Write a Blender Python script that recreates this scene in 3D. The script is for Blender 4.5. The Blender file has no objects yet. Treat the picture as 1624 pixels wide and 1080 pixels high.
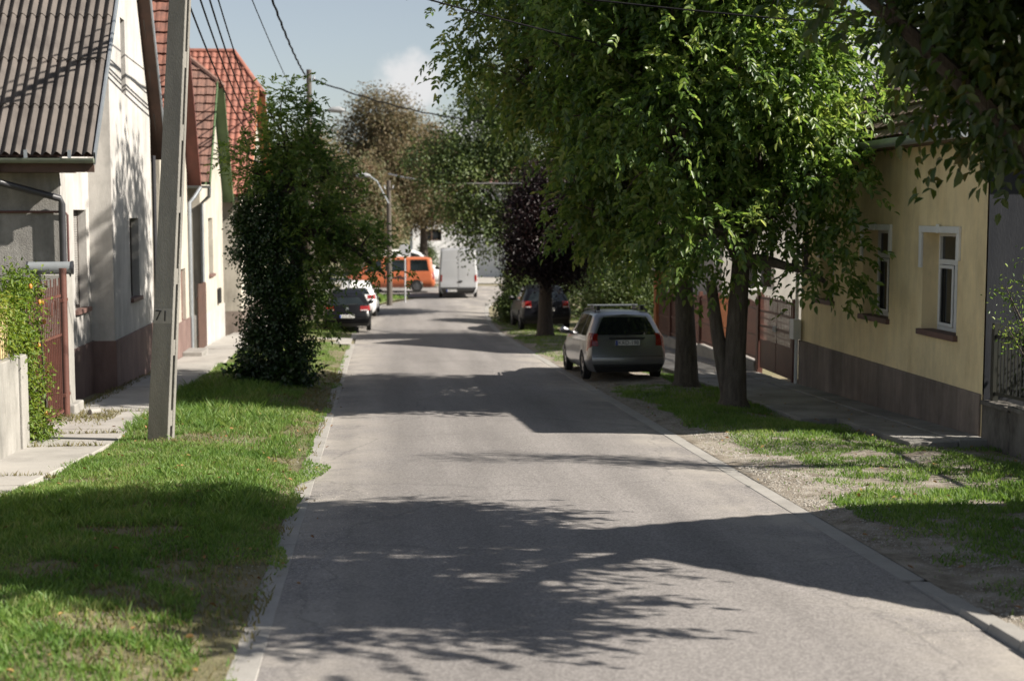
import bpy, math, random
import numpy as np
from mathutils import Vector, Matrix
sc = bpy.context.scene
COL = sc.collection
R = math.radians
rng = np.random.default_rng(7)
random.seed(7)

# ------------------------------------------------------------------ camera
cam_d = bpy.data.cameras.new('camera'); cam = bpy.data.objects.new('camera', cam_d); COL.objects.link(cam)
sc.camera = cam
cam.location = (0, 0, 2.56)
cam.rotation_euler = (R(90 - 5.117), 0, R(-5.347))
cam_d.sensor_width = 36; cam_d.lens = 36 * 2256 / 1624
cam_d.clip_start = .1; cam_d.clip_end = 3000
cam_d.dof.use_dof = True; cam_d.dof.focus_distance = 17.5; cam_d.dof.aperture_fstop = 1.5
# ------------------------------------------------------------------ sun, sky, exposure
SUN_EL = R(36.5); SX, SY = .948, -.318          # horizontal direction towards the sun
sd = bpy.data.lights.new('sun', 'SUN'); so = bpy.data.objects.new('sun', sd); COL.objects.link(so)
sd.energy = 5.0; sd.angle = R(.53); sd.color = (1, .93, .83)
so.rotation_euler = Vector((SX * math.cos(SUN_EL), SY * math.cos(SUN_EL), math.sin(SUN_EL))).to_track_quat('Z', 'Y').to_euler()
so.location = (30, -14, 40)
w = bpy.data.worlds.new('World'); sc.world = w; w.use_nodes = True
nt = w.node_tree; nt.nodes.clear()
def wn(t): return nt.nodes.new(t)
out = wn('ShaderNodeOutputWorld'); bg = wn('ShaderNodeBackground'); sky = wn('ShaderNodeTexSky')
sky.sky_type = 'NISHITA'; sky.sun_disc = False; sky.sun_elevation = SUN_EL; sky.sun_rotation = math.atan2(SX, SY)
sky.air_density = 1.0; sky.dust_density = .6; sky.ozone_density = 2.0; sky.altitude = 200
bg.inputs[1].default_value = .056
tc = wn('ShaderNodeTexCoord')
nz = wn('ShaderNodeTexNoise'); nz.inputs['Scale'].default_value = 22; nz.inputs['Detail'].default_value = 7; nz.inputs['Roughness'].default_value = .6
nt.links.new(tc.outputs['Generated'], nz.inputs['Vector'])
def wmath(op, a, b=None, c=None):
    n = wn('ShaderNodeMath'); n.operation = op
    for i, v in enumerate((a, b, c)):
        if v is None: continue
        if isinstance(v, (int, float)): n.inputs[i].default_value = v
        else: nt.links.new(v, n.inputs[i])
    return n.outputs[0]
sep = wn('ShaderNodeSeparateXYZ'); nt.links.new(tc.outputs['Generated'], sep.inputs[0])
az = wmath('ARCTAN2', sep.outputs[0], sep.outputs[1]); el = wmath('ARCSINE', sep.outputs[2])
mask = None
for (a0, e0, ra, re_) in ((.024, .086, .030, .026), (.075, .05, .05, .022), (.36, .10, .12, .035), (-.5, .16, .2, .05), (.9, .2, .25, .06), (1.6, .3, .3, .1), (-1.3, .25, .3, .08), (2.6, .3, .4, .12)):
    da = wmath('DIVIDE', wmath('SUBTRACT', az, a0), ra); de = wmath('DIVIDE', wmath('SUBTRACT', el, e0), re_)
    d = wmath('SQRT', wmath('ADD', wmath('MULTIPLY', da, da), wmath('MULTIPLY', de, de)))
    v = wmath('SUBTRACT', 1.25, d)
    mask = v if mask is None else wmath('MAXIMUM', mask, v)
mask = wmath('ADD', mask, wmath('MULTIPLY', wmath('SUBTRACT', nz.outputs['Fac'], .5), 1.6))
rmp = wn('ShaderNodeMapRange'); rmp.interpolation_type = 'SMOOTHSTEP'; rmp.inputs[1].default_value = .3; rmp.inputs[2].default_value = .75
rmp.inputs[4].default_value = .85
nt.links.new(mask, rmp.inputs[0])
tint = wn('ShaderNodeMix'); tint.data_type = 'RGBA'; tint.blend_type = 'MULTIPLY'; tint.inputs[0].default_value = 1
nt.links.new(sky.outputs[0], tint.inputs[6]); tint.inputs[7].default_value = (1, .96, .93, 1)
mx = wn('ShaderNodeMix'); mx.data_type = 'RGBA'; nt.links.new(rmp.outputs[0], mx.inputs[0]); hs_ = wn('ShaderNodeHueSaturation'); hs_.inputs['Saturation'].default_value = .58; nt.links.new(tint.outputs[2], hs_.inputs['Color']); nt.links.new(hs_.outputs[0], mx.inputs[6])
mx.inputs[7].default_value = (7.0, 6.9, 6.9, 1)
nt.links.new(mx.outputs[2], bg.inputs[0]); nt.links.new(bg.outputs[0], out.inputs[0])
sc.view_settings.view_transform = 'Standard'; sc.view_settings.look = 'None'; sc.view_settings.exposure = 1.1; sc.view_settings.gamma = 1
sc.cycles.use_denoising = True
sc.cycles.max_bounces = 6; sc.cycles.diffuse_bounces = 3; sc.cycles.glossy_bounces = 3; sc.cycles.transmission_bounces = 4; sc.cycles.transparent_max_bounces = 4
sc.cycles.caustics_reflective = False; sc.cycles.caustics_refractive = False

# ------------------------------------------------------------------ materials
def material(name, c1, c2=None, scale=3., rough=.8, bump=0., bscale=40., metal=0., coat=0., spec=.5, stretch=(1, 1, 1), c3=None, fine=0., detail=6, streak=0.):
    """noise-mixed two/three colour surface in world space with bump"""
    m = bpy.data.materials.new(name); m.use_nodes = True; n = m.node_tree.nodes; l = m.node_tree.links
    p = n['Principled BSDF']; p.inputs['Roughness'].default_value = rough; p.inputs['Metallic'].default_value = metal
    p.inputs['Coat Weight'].default_value = coat; p.inputs['Coat Roughness'].default_value = .08; p.inputs['Specular IOR Level'].default_value = spec
    g = n.new('ShaderNodeNewGeometry'); mp = n.new('ShaderNodeMapping'); mp.inputs['Scale'].default_value = stretch
    l.new(g.outputs['Position'], mp.inputs[0])
    if c2 is None: c2 = tuple(x * .8 for x in c1)
    t = n.new('ShaderNodeTexNoise'); t.inputs['Scale'].default_value = scale; t.inputs['Detail'].default_value = detail; t.inputs['Roughness'].default_value = .65
    l.new(mp.outputs[0], t.inputs['Vector'])
    cr = n.new('ShaderNodeValToRGB'); l.new(t.outputs['Fac'], cr.inputs[0])
    cr.color_ramp.elements[0].position = .32; cr.color_ramp.elements[0].color = (*c1, 1)
    cr.color_ramp.elements[1].position = .68; cr.color_ramp.elements[1].color = (*c2, 1)
    if c3: e = cr.color_ramp.elements.new(.5); e.color = (*c3, 1)
    colr = cr.outputs[0]
    if fine:
        t2 = n.new('ShaderNodeTexNoise'); t2.inputs['Scale'].default_value = 160; t2.inputs['Detail'].default_value = 3
        l.new(g.outputs['Position'], t2.inputs['Vector'])
        mr = n.new('ShaderNodeMapRange'); mr.inputs[1].default_value = .3; mr.inputs[2].default_value = .7; mr.inputs[3].default_value = 1 - fine; mr.inputs[4].default_value = 1 + fine
        l.new(t2.outputs['Fac'], mr.inputs[0])
        mm = n.new('ShaderNodeMix'); mm.data_type = 'RGBA'; mm.blend_type = 'MULTIPLY'; mm.inputs[0].default_value = 1
        l.new(colr, mm.inputs[6]); l.new(mr.outputs[0], mm.inputs[7]); colr = mm.outputs[2]
    if streak:                       # rain streaks and damp blotches
        ms_ = n.new('ShaderNodeMapping'); ms_.inputs['Scale'].default_value = (2.6, 2.6, .55); l.new(g.outputs['Position'], ms_.inputs[0])
        t3 = n.new('ShaderNodeTexNoise'); t3.inputs['Scale'].default_value = 1.2; t3.inputs['Detail'].default_value = 8; t3.inputs['Roughness'].default_value = .7; l.new(ms_.outputs[0], t3.inputs['Vector'])
        t4 = n.new('ShaderNodeTexNoise'); t4.inputs['Scale'].default_value = .9; t4.inputs['Detail'].default_value = 10; t4.inputs['Roughness'].default_value = .7; l.new(g.outputs['Position'], t4.inputs['Vector'])
        ad = n.new('ShaderNodeMath'); ad.operation = 'ADD'; l.new(t3.outputs['Fac'], ad.inputs[0]); l.new(t4.outputs['Fac'], ad.inputs[1])
        mr3 = n.new('ShaderNodeMapRange'); mr3.inputs[1].default_value = .78; mr3.inputs[2].default_value = 1.12; mr3.inputs[3].default_value = 1 - streak; mr3.inputs[4].default_value = 1.04; l.new(ad.outputs[0], mr3.inputs[0])
        m3 = n.new('ShaderNodeMix'); m3.data_type = 'RGBA'; m3.blend_type = 'MULTIPLY'; m3.inputs[0].default_value = 1
        l.new(colr, m3.inputs[6]); l.new(mr3.outputs[0], m3.inputs[7]); colr = m3.outputs[2]
    l.new(colr, p.inputs['Base Color'])
    if bump:
        tb = n.new('ShaderNodeTexNoise'); tb.inputs['Scale'].default_value = bscale; tb.inputs['Detail'].default_value = 5
        l.new(mp.outputs[0], tb.inputs['Vector'])
        b = n.new('ShaderNodeBump'); b.inputs['Strength'].default_value = bump; b.inputs['Distance'].default_value = .02
        l.new(tb.outputs['Fac'], b.inputs['Height']); l.new(b.outputs[0], p.inputs['Normal'])
    return m

def leaf_material(name, cols, trans=.35, rough=.45, tcol=None, spec=.4):
    m = bpy.data.materials.new(name); m.use_nodes = True; n = m.node_tree.nodes; l = m.node_tree.links
    p = n['Principled BSDF']; p.inputs['Roughness'].default_value = rough; p.inputs['Specular IOR Level'].default_value = spec
    g = n.new('ShaderNodeNewGeometry'); t = n.new('ShaderNodeTexNoise'); t.inputs['Scale'].default_value = 1.1; t.inputs['Detail'].default_value = 3
    l.new(g.outputs['Position'], t.inputs['Vector'])
    a = n.new('ShaderNodeMath'); a.operation = 'MULTIPLY_ADD'; l.new(g.outputs['Random Per Island'], a.inputs[0]); a.inputs[1].default_value = .6
    b = n.new('ShaderNodeMath'); b.operation = 'MULTIPLY_ADD'; l.new(t.outputs['Fac'], b.inputs[0]); b.inputs[1].default_value = 1.2; b.inputs[2].default_value = -.4
    l.new(b.outputs[0], a.inputs[2])
    cr = n.new('ShaderNodeValToRGB'); l.new(a.outputs[0], cr.inputs[0])
    els = cr.color_ramp.elements
    els[0].position = 0.1; els[0].color = (*cols[0], 1); els[1].position = .95; els[1].color = (*cols[-1], 1)
    for i, c in enumerate(cols[1:-1]):
        e = els.new(.1 + .85 * (i + 1) / (len(cols) - 1)); e.color = (*c, 1)
    l.new(cr.outputs[0], p.inputs['Base Color'])
    tr = n.new('ShaderNodeBsdfTranslucent'); hs = n.new('ShaderNodeHueSaturation'); hs.inputs['Value'].default_value = 1.6; hs.inputs['Saturation'].default_value = 1.1; hs.inputs['Hue'].default_value = .485
    l.new(cr.outputs[0], hs.inputs['Color']); l.new(hs.outputs[0], tr.inputs[0])
    ms = n.new('ShaderNodeMixShader'); ms.inputs[0].default_value = trans
    l.new(p.outputs[0], ms.inputs[1]); l.new(tr.outputs[0], ms.inputs[2]); l.new(ms.outputs[0], n['Material Output'].inputs[0])
    return m

M = {}
M['asphalt'] = None
M['white_plaster'] = material('white plaster', (.50, .48, .45), (.40, .385, .365), 1.2, .85, .25, 60, streak=.3, stretch=(1, 1, .35))
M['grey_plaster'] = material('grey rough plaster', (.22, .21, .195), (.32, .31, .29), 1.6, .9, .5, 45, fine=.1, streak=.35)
M['cream_plaster'] = material('cream plaster', (.50, .465, .395), (.40, .365, .305), 1.1, .88, .25, 50, streak=.3, stretch=(1, 1, .3))
M['pale_plaster'] = material('pale plaster', (.48, .465, .44), (.38, .365, .345), .8, .88, .2, 50, streak=.3)
M['yellow_plaster'] = material('yellow plaster', (.84, .68, .40), (.72, .57, .33), 1.3, .9, .3, 55, streak=.2, stretch=(1, 1, .5), c3=(.79, .65, .395))
M['plinth_brown'] = material('brown plinth render', (.165, .132, .112), (.27, .22, .19), 1.8, .9, .3, 40, streak=.4, stretch=(1.4, 1.4, .2), fine=.1)
M['plinth_red'] = material('red brown plinth paint', (.15, .092, .08), (.215, .145, .125), 2.2, .85, .3, 40, streak=.3, stretch=(1, 1, .3))
M['concrete'] = material('weathered concrete', (.33, .315, .29), (.24, .23, .21), 2.2, .9, .35, 60, fine=.14)
M['pole_concrete'] = material('pole concrete', (.235, .225, .20), (.165, .158, .142), 3.5, .92, .5, 70, fine=.18, stretch=(1, 1, .35))
M['slab'] = material('pavement slabs', (.35, .33, .30), (.25, .237, .216), 1.1, .92, .3, 50, fine=.15, c3=(.32, .303, .278))
M['old_slab'] = material('old dark pavement', (.16, .15, .135), (.34, .325, .30), 1.0, .92, .4, 40, fine=.15)
M['kerb'] = material('kerb stone', (.33, .315, .29), (.245, .232, .213), 2., .9, .25, 60, fine=.14)
M['garden_wall'] = material('whitewashed garden wall', (.34, .325, .30), (.22, .21, .19), 2.4, .9, .4, 40, streak=.35, stretch=(1, 1, .4))
M['corrugated'] = material('corrugated fibre cement', (.125, .106, .094), (.065, .055, .05), 1.6, .88, .4, 60, fine=.2, c3=(.10, .087, .078))
M['tile_old'] = material('old red roof tiles', (.26, .11, .075), (.12, .06, .048), 4.5, .85, .3, 40, fine=.25, detail=10)
M['tile_brown'] = material('brown red roof tiles', (.23, .12, .09), (.115, .068, .054), 4.5, .85, .3, 40, fine=.25, detail=10)
M['tile_orange'] = material('orange red roof tiles', (.30, .112, .075), (.165, .068, .05), 3.5, .75, .2, 40, fine=.2, detail=10)
M['tile_dark'] = material('dark brown roof tiles', (.15, .105, .085), (.09, .065, .055), 2., .85, .3, 40, fine=.15)
M['wood_dark'] = material('dark stained wood', (.095, .05, .035), (.06, .035, .026), 3., .7, .3, 30, stretch=(1, 1, 1))
M['wood_red'] = material('red painted boards', (.15, .045, .035), (.10, .034, .027), 3., .6, .2, 30)
M['wood_green'] = material('green painted boards', (.10, .16, .07), (.07, .11, .05), 3., .65, .2, 30)
M['wood_orange'] = material('orange stained boards', (.42, .15, .055), (.3, .1, .04), 3., .6, .2, 30)
M['wood_grey'] = material('weathered grey timber', (.105, .09, .076), (.07, .06, .05), 5., .85, .4, 40, stretch=(3, 3, .3))
M['gutter_green'] = material('green grey gutter', (.20, .23, .18), (.15, .17, .14), 3., .45)
M['gutter_dark'] = material('dark metal pipe', (.045, .045, .05), (.03, .03, .035), 4., .4, spec=.5)
M['shaded_render'] = material('shade-darkened grey render', (.028, .030, .036), (.045, .047, .053), 2., .95, .15, 40, stretch=(1, 1, .3), spec=.1)  # grey render; the end wall's shade is put into this darkened base colour
M['stained_concrete'] = material('dark stained concrete', (.05, .043, .036), (.20, .185, .165), 2.6, .95, .5, 40, stretch=(1, 1, .5), fine=.25)
M['bright_plaster'] = material('bright white plaster', (.84, .84, .84), (.76, .76, .76), .5, .85)
M['letter_tube'] = material('grey painted tube', (.20, .215, .22), (.16, .172, .18), 4., .55)
M['lamp_grey'] = material('weathered lamp housing', (.30, .31, .32), (.22, .23, .24), 4., .6)
M['galvanised'] = material('galvanised metal', (.42, .45, .48), (.33, .36, .39), 6., .42, metal=.7)
M['trim_white'] = material('white painted trim', (.75, .75, .74), (.66, .66, .65), 3., .5)
M['gas_pipe'] = material('brown gas pipe', (.10, .035, .03), (.075, .03, .025), 5., .5)
M['gate_red'] = material('red brown painted steel', (.135, .056, .042), (.095, .042, .033), 3., .5, .15, 30)
M['iron_dark'] = material('dark green iron', (.018, .022, .018), (.03, .03, .024), 6., .5)
M['wood_yellow'] = material('yellowed wooden slats', (.55, .44, .24), (.42, .33, .18), 4., .75, .3, 30)
M['frame_white'] = material('white window frame', (.72, .72, .72), (.62, .62, .62), 3., .4)
M['frame_dark'] = material('dark window frame', (.06, .045, .035), (.045, .035, .03), 3., .5)
M['shutter'] = material('grey roller shutter', (.30, .285, .265), (.22, .21, .2), 2., .7)
M['sill_brown'] = material('brown window sill', (.16, .09, .075), (.11, .065, .055), 4., .7)
M['glass_dark'] = material('dark window glass', (.012, .014, .016), (.02, .022, .024), 2., .06, spec=.6)
M['curtain'] = material('net curtain', (.5, .5, .49), (.3, .3, .3), 6., .8, stretch=(1, 8, .3))
M['bark'] = material('walnut bark', (.055, .043, .033), (.13, .11, .088), 5., .95, 1., 26, stretch=(3, 3, .55), fine=.2)
M['bark_dark'] = material('dark bark', (.045, .035, .03), (.085, .068, .055), 5., .95, 1., 26, stretch=(3, 3, .6))
M['cable'] = material('black cable', (.010, .010, .011), (.016, .016, .017), 4., .95, spec=.05)
M['cable_pale'] = material('pale cable', (.55, .55, .56), (.45, .45, .46), 4., .5)
M['insulator'] = material('white porcelain', (.7, .7, .68), (.6, .6, .58), 4., .25)
M['lettering'] = material('black lettering paint', (.012, .012, .015), (.02, .02, .022), 4., .5)
M['plate'] = material('number plate white', (.72, .72, .70), (.64, .64, .62), 8., .4)
M['plate_blue'] = material('number plate blue', (.02, .06, .3), (.02, .05, .25), 8., .4)
M['tyre'] = material('tyre rubber', (.014, .014, .014), (.022, .021, .02), 8., .85, .2, 60)
M['rim'] = material('alloy rim', (.35, .35, .36), (.28, .28, .29), 8., .35, metal=.8)
M['plastic_black'] = material('black plastic trim', (.016, .016, .017), (.024, .024, .024), 6., .55)
M['car_glass'] = material('tinted car glass', (.008, .011, .012), (.014, .018, .018), 2., .04, spec=.7)
M['light_red'] = material('red tail lamp', (.26, .012, .010), (.19, .01, .008), 6., .12, coat=.6)
M['light_clear'] = material('clear lamp lens', (.6, .6, .6), (.5, .5, .5), 6., .1, coat=.6)
M['paint_silver'] = material('silver car paint', (.25, .25, .255), (.23, .23, .235), 1.5, .3, metal=.7, coat=.5)
M['paint_black'] = material('black car paint', (.004, .004, .005), (.006, .006, .007), 2., .35, coat=.05, spec=.22)
M['paint_white'] = material('white van paint', (.70, .70, .70), (.64, .64, .64), 1.5, .35, coat=.5)
M['paint_white_shaded'] = material('shade-greyed white van paint', (.40, .405, .415), (.36, .365, .375), 1.5, .35, coat=.5)  # white van; the shade on its rear is painted in as a greyer base
M['paint_orange'] = material('orange van paint', (.52, .15, .065), (.46, .13, .055), 1.5, .3, coat=.6)
M['paint_dark'] = material('dark grey car paint', (.006, .006, .009), (.009, .009, .012), 2., .35, coat=.05, spec=.25)
M['sign_grey'] = material('sign back grey', (.52, .53, .55), (.42, .43, .45), 4., .5, metal=.2)
M['rose_orange'] = material('orange rose hips', (.55, .24, .04), (.45, .17, .03), 8., .5)
M['soil'] = None
M['leaf_walnut'] = leaf_material('walnut leaves', [(.038, .08, .02), (.085, .155, .035), (.155, .235, .055), (.26, .31, .10)], .55, .4, spec=.6)
M['leaf_walnut_2'] = leaf_material('walnut leaves olive', [(.04, .082, .022), (.09, .155, .036), (.165, .225, .058), (.31, .32, .11)], .55, .42, spec=.6)
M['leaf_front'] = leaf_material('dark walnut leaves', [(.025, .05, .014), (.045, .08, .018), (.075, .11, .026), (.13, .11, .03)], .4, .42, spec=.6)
M['leaf_ivy'] = leaf_material('ivy leaves', [(.014, .034, .010), (.026, .055, .015), (.042, .08, .02), (.07, .115, .028)], .25, .32, spec=.6)
M['leaf_plum'] = leaf_material('purple leaves', [(.008, .004, .005), (.012, .006, .007), (.020, .008, .009), (.028, .016, .012)], .25, .5)
M['leaf_far'] = leaf_material('mid green leaves', [(.032, .056, .022), (.065, .10, .032), (.105, .145, .045), (.15, .18, .065)], .35, .5)
M['leaf_brown'] = leaf_material('dry brown leaves', [(.065, .07, .03), (.135, .115, .062), (.20, .155, .092), (.13, .14, .055)], .3, .65)
M['leaf_olive'] = leaf_material('dry olive leaves', [(.05, .06, .025), (.10, .11, .045), (.2, .165, .10), (.24, .165, .10)], .3, .6)
M['leaf_bright'] = leaf_material('bright climber leaves', [(.05, .09, .014), (.10, .17, .022), (.17, .24, .04), (.24, .26, .06)], .45, .5)
M['grass'] = leaf_material('grass blades', [(.062, .13, .024), (.105, .195, .04), (.16, .255, .062), (.26, .29, .11)], .45, .55)
M['grass_dry'] = leaf_material('dry grass', [(.13, .12, .05), (.2, .17, .08), (.12, .13, .04), (.25, .2, .1)], .3, .7)
M['leaf_litter'] = leaf_material('fallen leaves', [(.14, .06, .02), (.24, .13, .05), (.3, .2, .07), (.10, .06, .03)], .1, .8)

def road_material():
    m = material('asphalt', (.215, .20, .19), (.185, .172, .163), .45, .92, .0, 40)
    n = m.node_tree.nodes; l = m.node_tree.links; p = n['Principled BSDF']
    src = p.inputs['Base Color'].links[0].from_socket
    g = [x for x in n if x.type == 'NEW_GEOMETRY'][0]
    v = n.new('ShaderNodeTexVoronoi'); v.inputs['Scale'].default_value = 70; l.new(g.outputs['Position'], v.inputs['Vector'])
    mr = n.new('ShaderNodeMapRange'); mr.inputs[1].default_value = 0; mr.inputs[2].default_value = 1; mr.inputs[3].default_value = .68; mr.inputs[4].default_value = 1.32
    sp = n.new('ShaderNodeSeparateColor'); l.new(v.outputs['Color'], sp.inputs[0]); l.new(sp.outputs[0], mr.inputs[0])
    mm = n.new('ShaderNodeMix'); mm.data_type = 'RGBA'; mm.blend_type = 'MULTIPLY'; mm.inputs[0].default_value = 1
    l.new(src, mm.inputs[6]); l.new(mr.outputs[0], mm.inputs[7])
    # pale dust swept towards both kerbs, broken by noise
    sx = n.new('ShaderNodeSeparateXYZ'); l.new(g.outputs['Position'], sx.inputs[0])
    def mth(op, a, b):
        q = n.new('ShaderNodeMath'); q.operation = op
        for i, z in enumerate((a, b)):
            if isinstance(z, (int, float)): q.inputs[i].default_value = z
            else: l.new(z, q.inputs[i])
        return q.outputs[0]
    ed = mth('ABSOLUTE', mth('SUBTRACT', sx.outputs[0], 1.72), 0)
    e1 = n.new('ShaderNodeMapRange'); e1.inputs[1].default_value = 1.3; e1.inputs[2].default_value = 2.5; l.new(ed, e1.inputs[0])
    nn = n.new('ShaderNodeTexNoise'); nn.inputs['Scale'].default_value = .9; nn.inputs['Detail'].default_value = 8; nn.inputs['Roughness'].default_value = .7; l.new(g.outputs['Position'], nn.inputs['Vector'])
    e2 = n.new('ShaderNodeMapRange'); e2.inputs[1].default_value = .42; e2.inputs[2].default_value = .62; l.new(nn.outputs['Fac'], e2.inputs[0])
    du = mth('MULTIPLY', mth('MULTIPLY', e1.outputs[0], e2.outputs[0]), .8)
    m2 = n.new('ShaderNodeMix'); m2.data_type = 'RGBA'; l.new(du, m2.inputs[0]); l.new(mm.outputs[2], m2.inputs[6]); m2.inputs[7].default_value = (.36, .33, .29, 1)
    # thin tar seams and hairline cracks
    vc = n.new('ShaderNodeTexVoronoi'); vc.feature = 'DISTANCE_TO_EDGE'; vc.inputs['Scale'].default_value = .23
    nd = n.new('ShaderNodeTexNoise'); nd.inputs['Scale'].default_value = 1.5; nd.inputs['Detail'].default_value = 6; l.new(g.outputs['Position'], nd.inputs['Vector'])
    ad = n.new('ShaderNodeMix'); ad.data_type = 'RGBA'; ad.blend_type = 'LINEAR_LIGHT'; ad.inputs[0].default_value = .35
    l.new(g.outputs['Position'], ad.inputs[6]); l.new(nd.outputs['Color'], ad.inputs[7]); l.new(ad.outputs[2], vc.inputs['Vector'])
    ck = n.new('ShaderNodeMapRange'); ck.inputs[1].default_value = .0; ck.inputs[2].default_value = .006; ck.inputs[3].default_value = .35; ck.inputs[4].default_value = 0; l.new(vc.outputs['Distance'], ck.inputs[0])
    m3 = n.new('ShaderNodeMix'); m3.data_type = 'RGBA'; l.new(ck.outputs[0], m3.inputs[0]); l.new(m2.outputs[2], m3.inputs[6]); m3.inputs[7].default_value = (.07, .068, .066, 1)
    wt = n.new('ShaderNodeTexNoise'); wt.inputs['Scale'].default_value = 1.0; wt.inputs['Detail'].default_value = 5
    wm = n.new('ShaderNodeMapping'); wm.inputs['Scale'].default_value = (1.5, .09, 1); l.new(g.outputs['Position'], wm.inputs[0]); l.new(wm.outputs[0], wt.inputs['Vector'])
    wr_ = n.new('ShaderNodeMapRange'); wr_.inputs[1].default_value = .35; wr_.inputs[2].default_value = .65; wr_.inputs[3].default_value = .84; wr_.inputs[4].default_value = 1.12; l.new(wt.outputs['Fac'], wr_.inputs[0])
    bl = n.new('ShaderNodeTexNoise'); bl.inputs['Scale'].default_value = .7; bl.inputs['Detail'].default_value = 9; bl.inputs['Roughness'].default_value = .75; l.new(g.outputs['Position'], bl.inputs['Vector'])
    br = n.new('ShaderNodeMapRange'); br.inputs[1].default_value = .62; br.inputs[2].default_value = .74; br.inputs[3].default_value = 1; br.inputs[4].default_value = .78; l.new(bl.outputs['Fac'], br.inputs[0])
    m4 = n.new('ShaderNodeMix'); m4.data_type = 'RGBA'; m4.blend_type = 'MULTIPLY'; m4.inputs[0].default_value = 1
    l.new(m3.outputs[2], m4.inputs[6]); l.new(mth('MULTIPLY', wr_.outputs[0], br.outputs[0]), m4.inputs[7])
    l.new(m4.outputs[2], p.inputs['Base Color'])
    b = n.new('ShaderNodeBump'); b.inputs['Strength'].default_value = .5; b.inputs['Distance'].default_value = .008
    l.new(sp.outputs[1], b.inputs['Height']); l.new(b.outputs[0], p.inputs['Normal'])
    return m
M['asphalt'] = road_material()
M['soil'] = material('gravelly soil', (.115, .092, .064), (.36, .325, .275), 3.4, .95, 1., 70, detail=12, fine=.45, c3=(.245, .212, .17))
M['turf'] = material('turf soil', (.10, .088, .045), (.21, .175, .115), 2.5, .95, .8, 40, fine=.3, c3=(.125, .115, .055))
M['ground'] = material('rough ground', (.13, .13, .06), (.24, .20, .13), .3, .95, .6, 20, fine=.25)
M['gravel'] = material('loose gravel', (.17, .155, .13), (.46, .43, .385), 30., .9)

# ------------------------------------------------------------------ helpers
def gz(y):
    """height of the street at y: 3.4 % downhill, levelling off past 46 m"""
    s = .0338
    if y < -12: return s * 12
    if y < 46: return -s * y
    z = -s * 46
    if y < 58: t = y - 46; return z - (s * t - (s - .003) * t * t / 24)
    return z - (s + .003) * 6 - .003 * (y - 58)
def bend(y): return 0 if y < 50 else .0027 * (y - 50) ** 2 + (.02 * (y - 66) ** 2 if y > 66 else 0)
XL, XR = -.78, 4.21
def props(o, label=None, cat=None, group=None, kind=None):
    if label: o['label'] = label
    if cat: o['category'] = cat
    if group: o['group'] = group
    if kind: o['kind'] = kind
    return o
def thing(name, label, cat, loc, group=None, rot=(0, 0, 0)):
    o = bpy.data.objects.new(name, None); COL.objects.link(o); o.location = loc; o.rotation_euler = rot
    o.empty_display_size = .2
    return props(o, label, cat, group)
def link_mesh(name, me, parent=None, origin=(0, 0, 0)):
    o = bpy.data.objects.new(name, me); COL.objects.link(o)
    if parent is not None: o.parent = parent
    else: o.location = origin
    return o
def top_origin(p):
    while p is not None and p.parent is not None: p = p.parent
    return p
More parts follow.
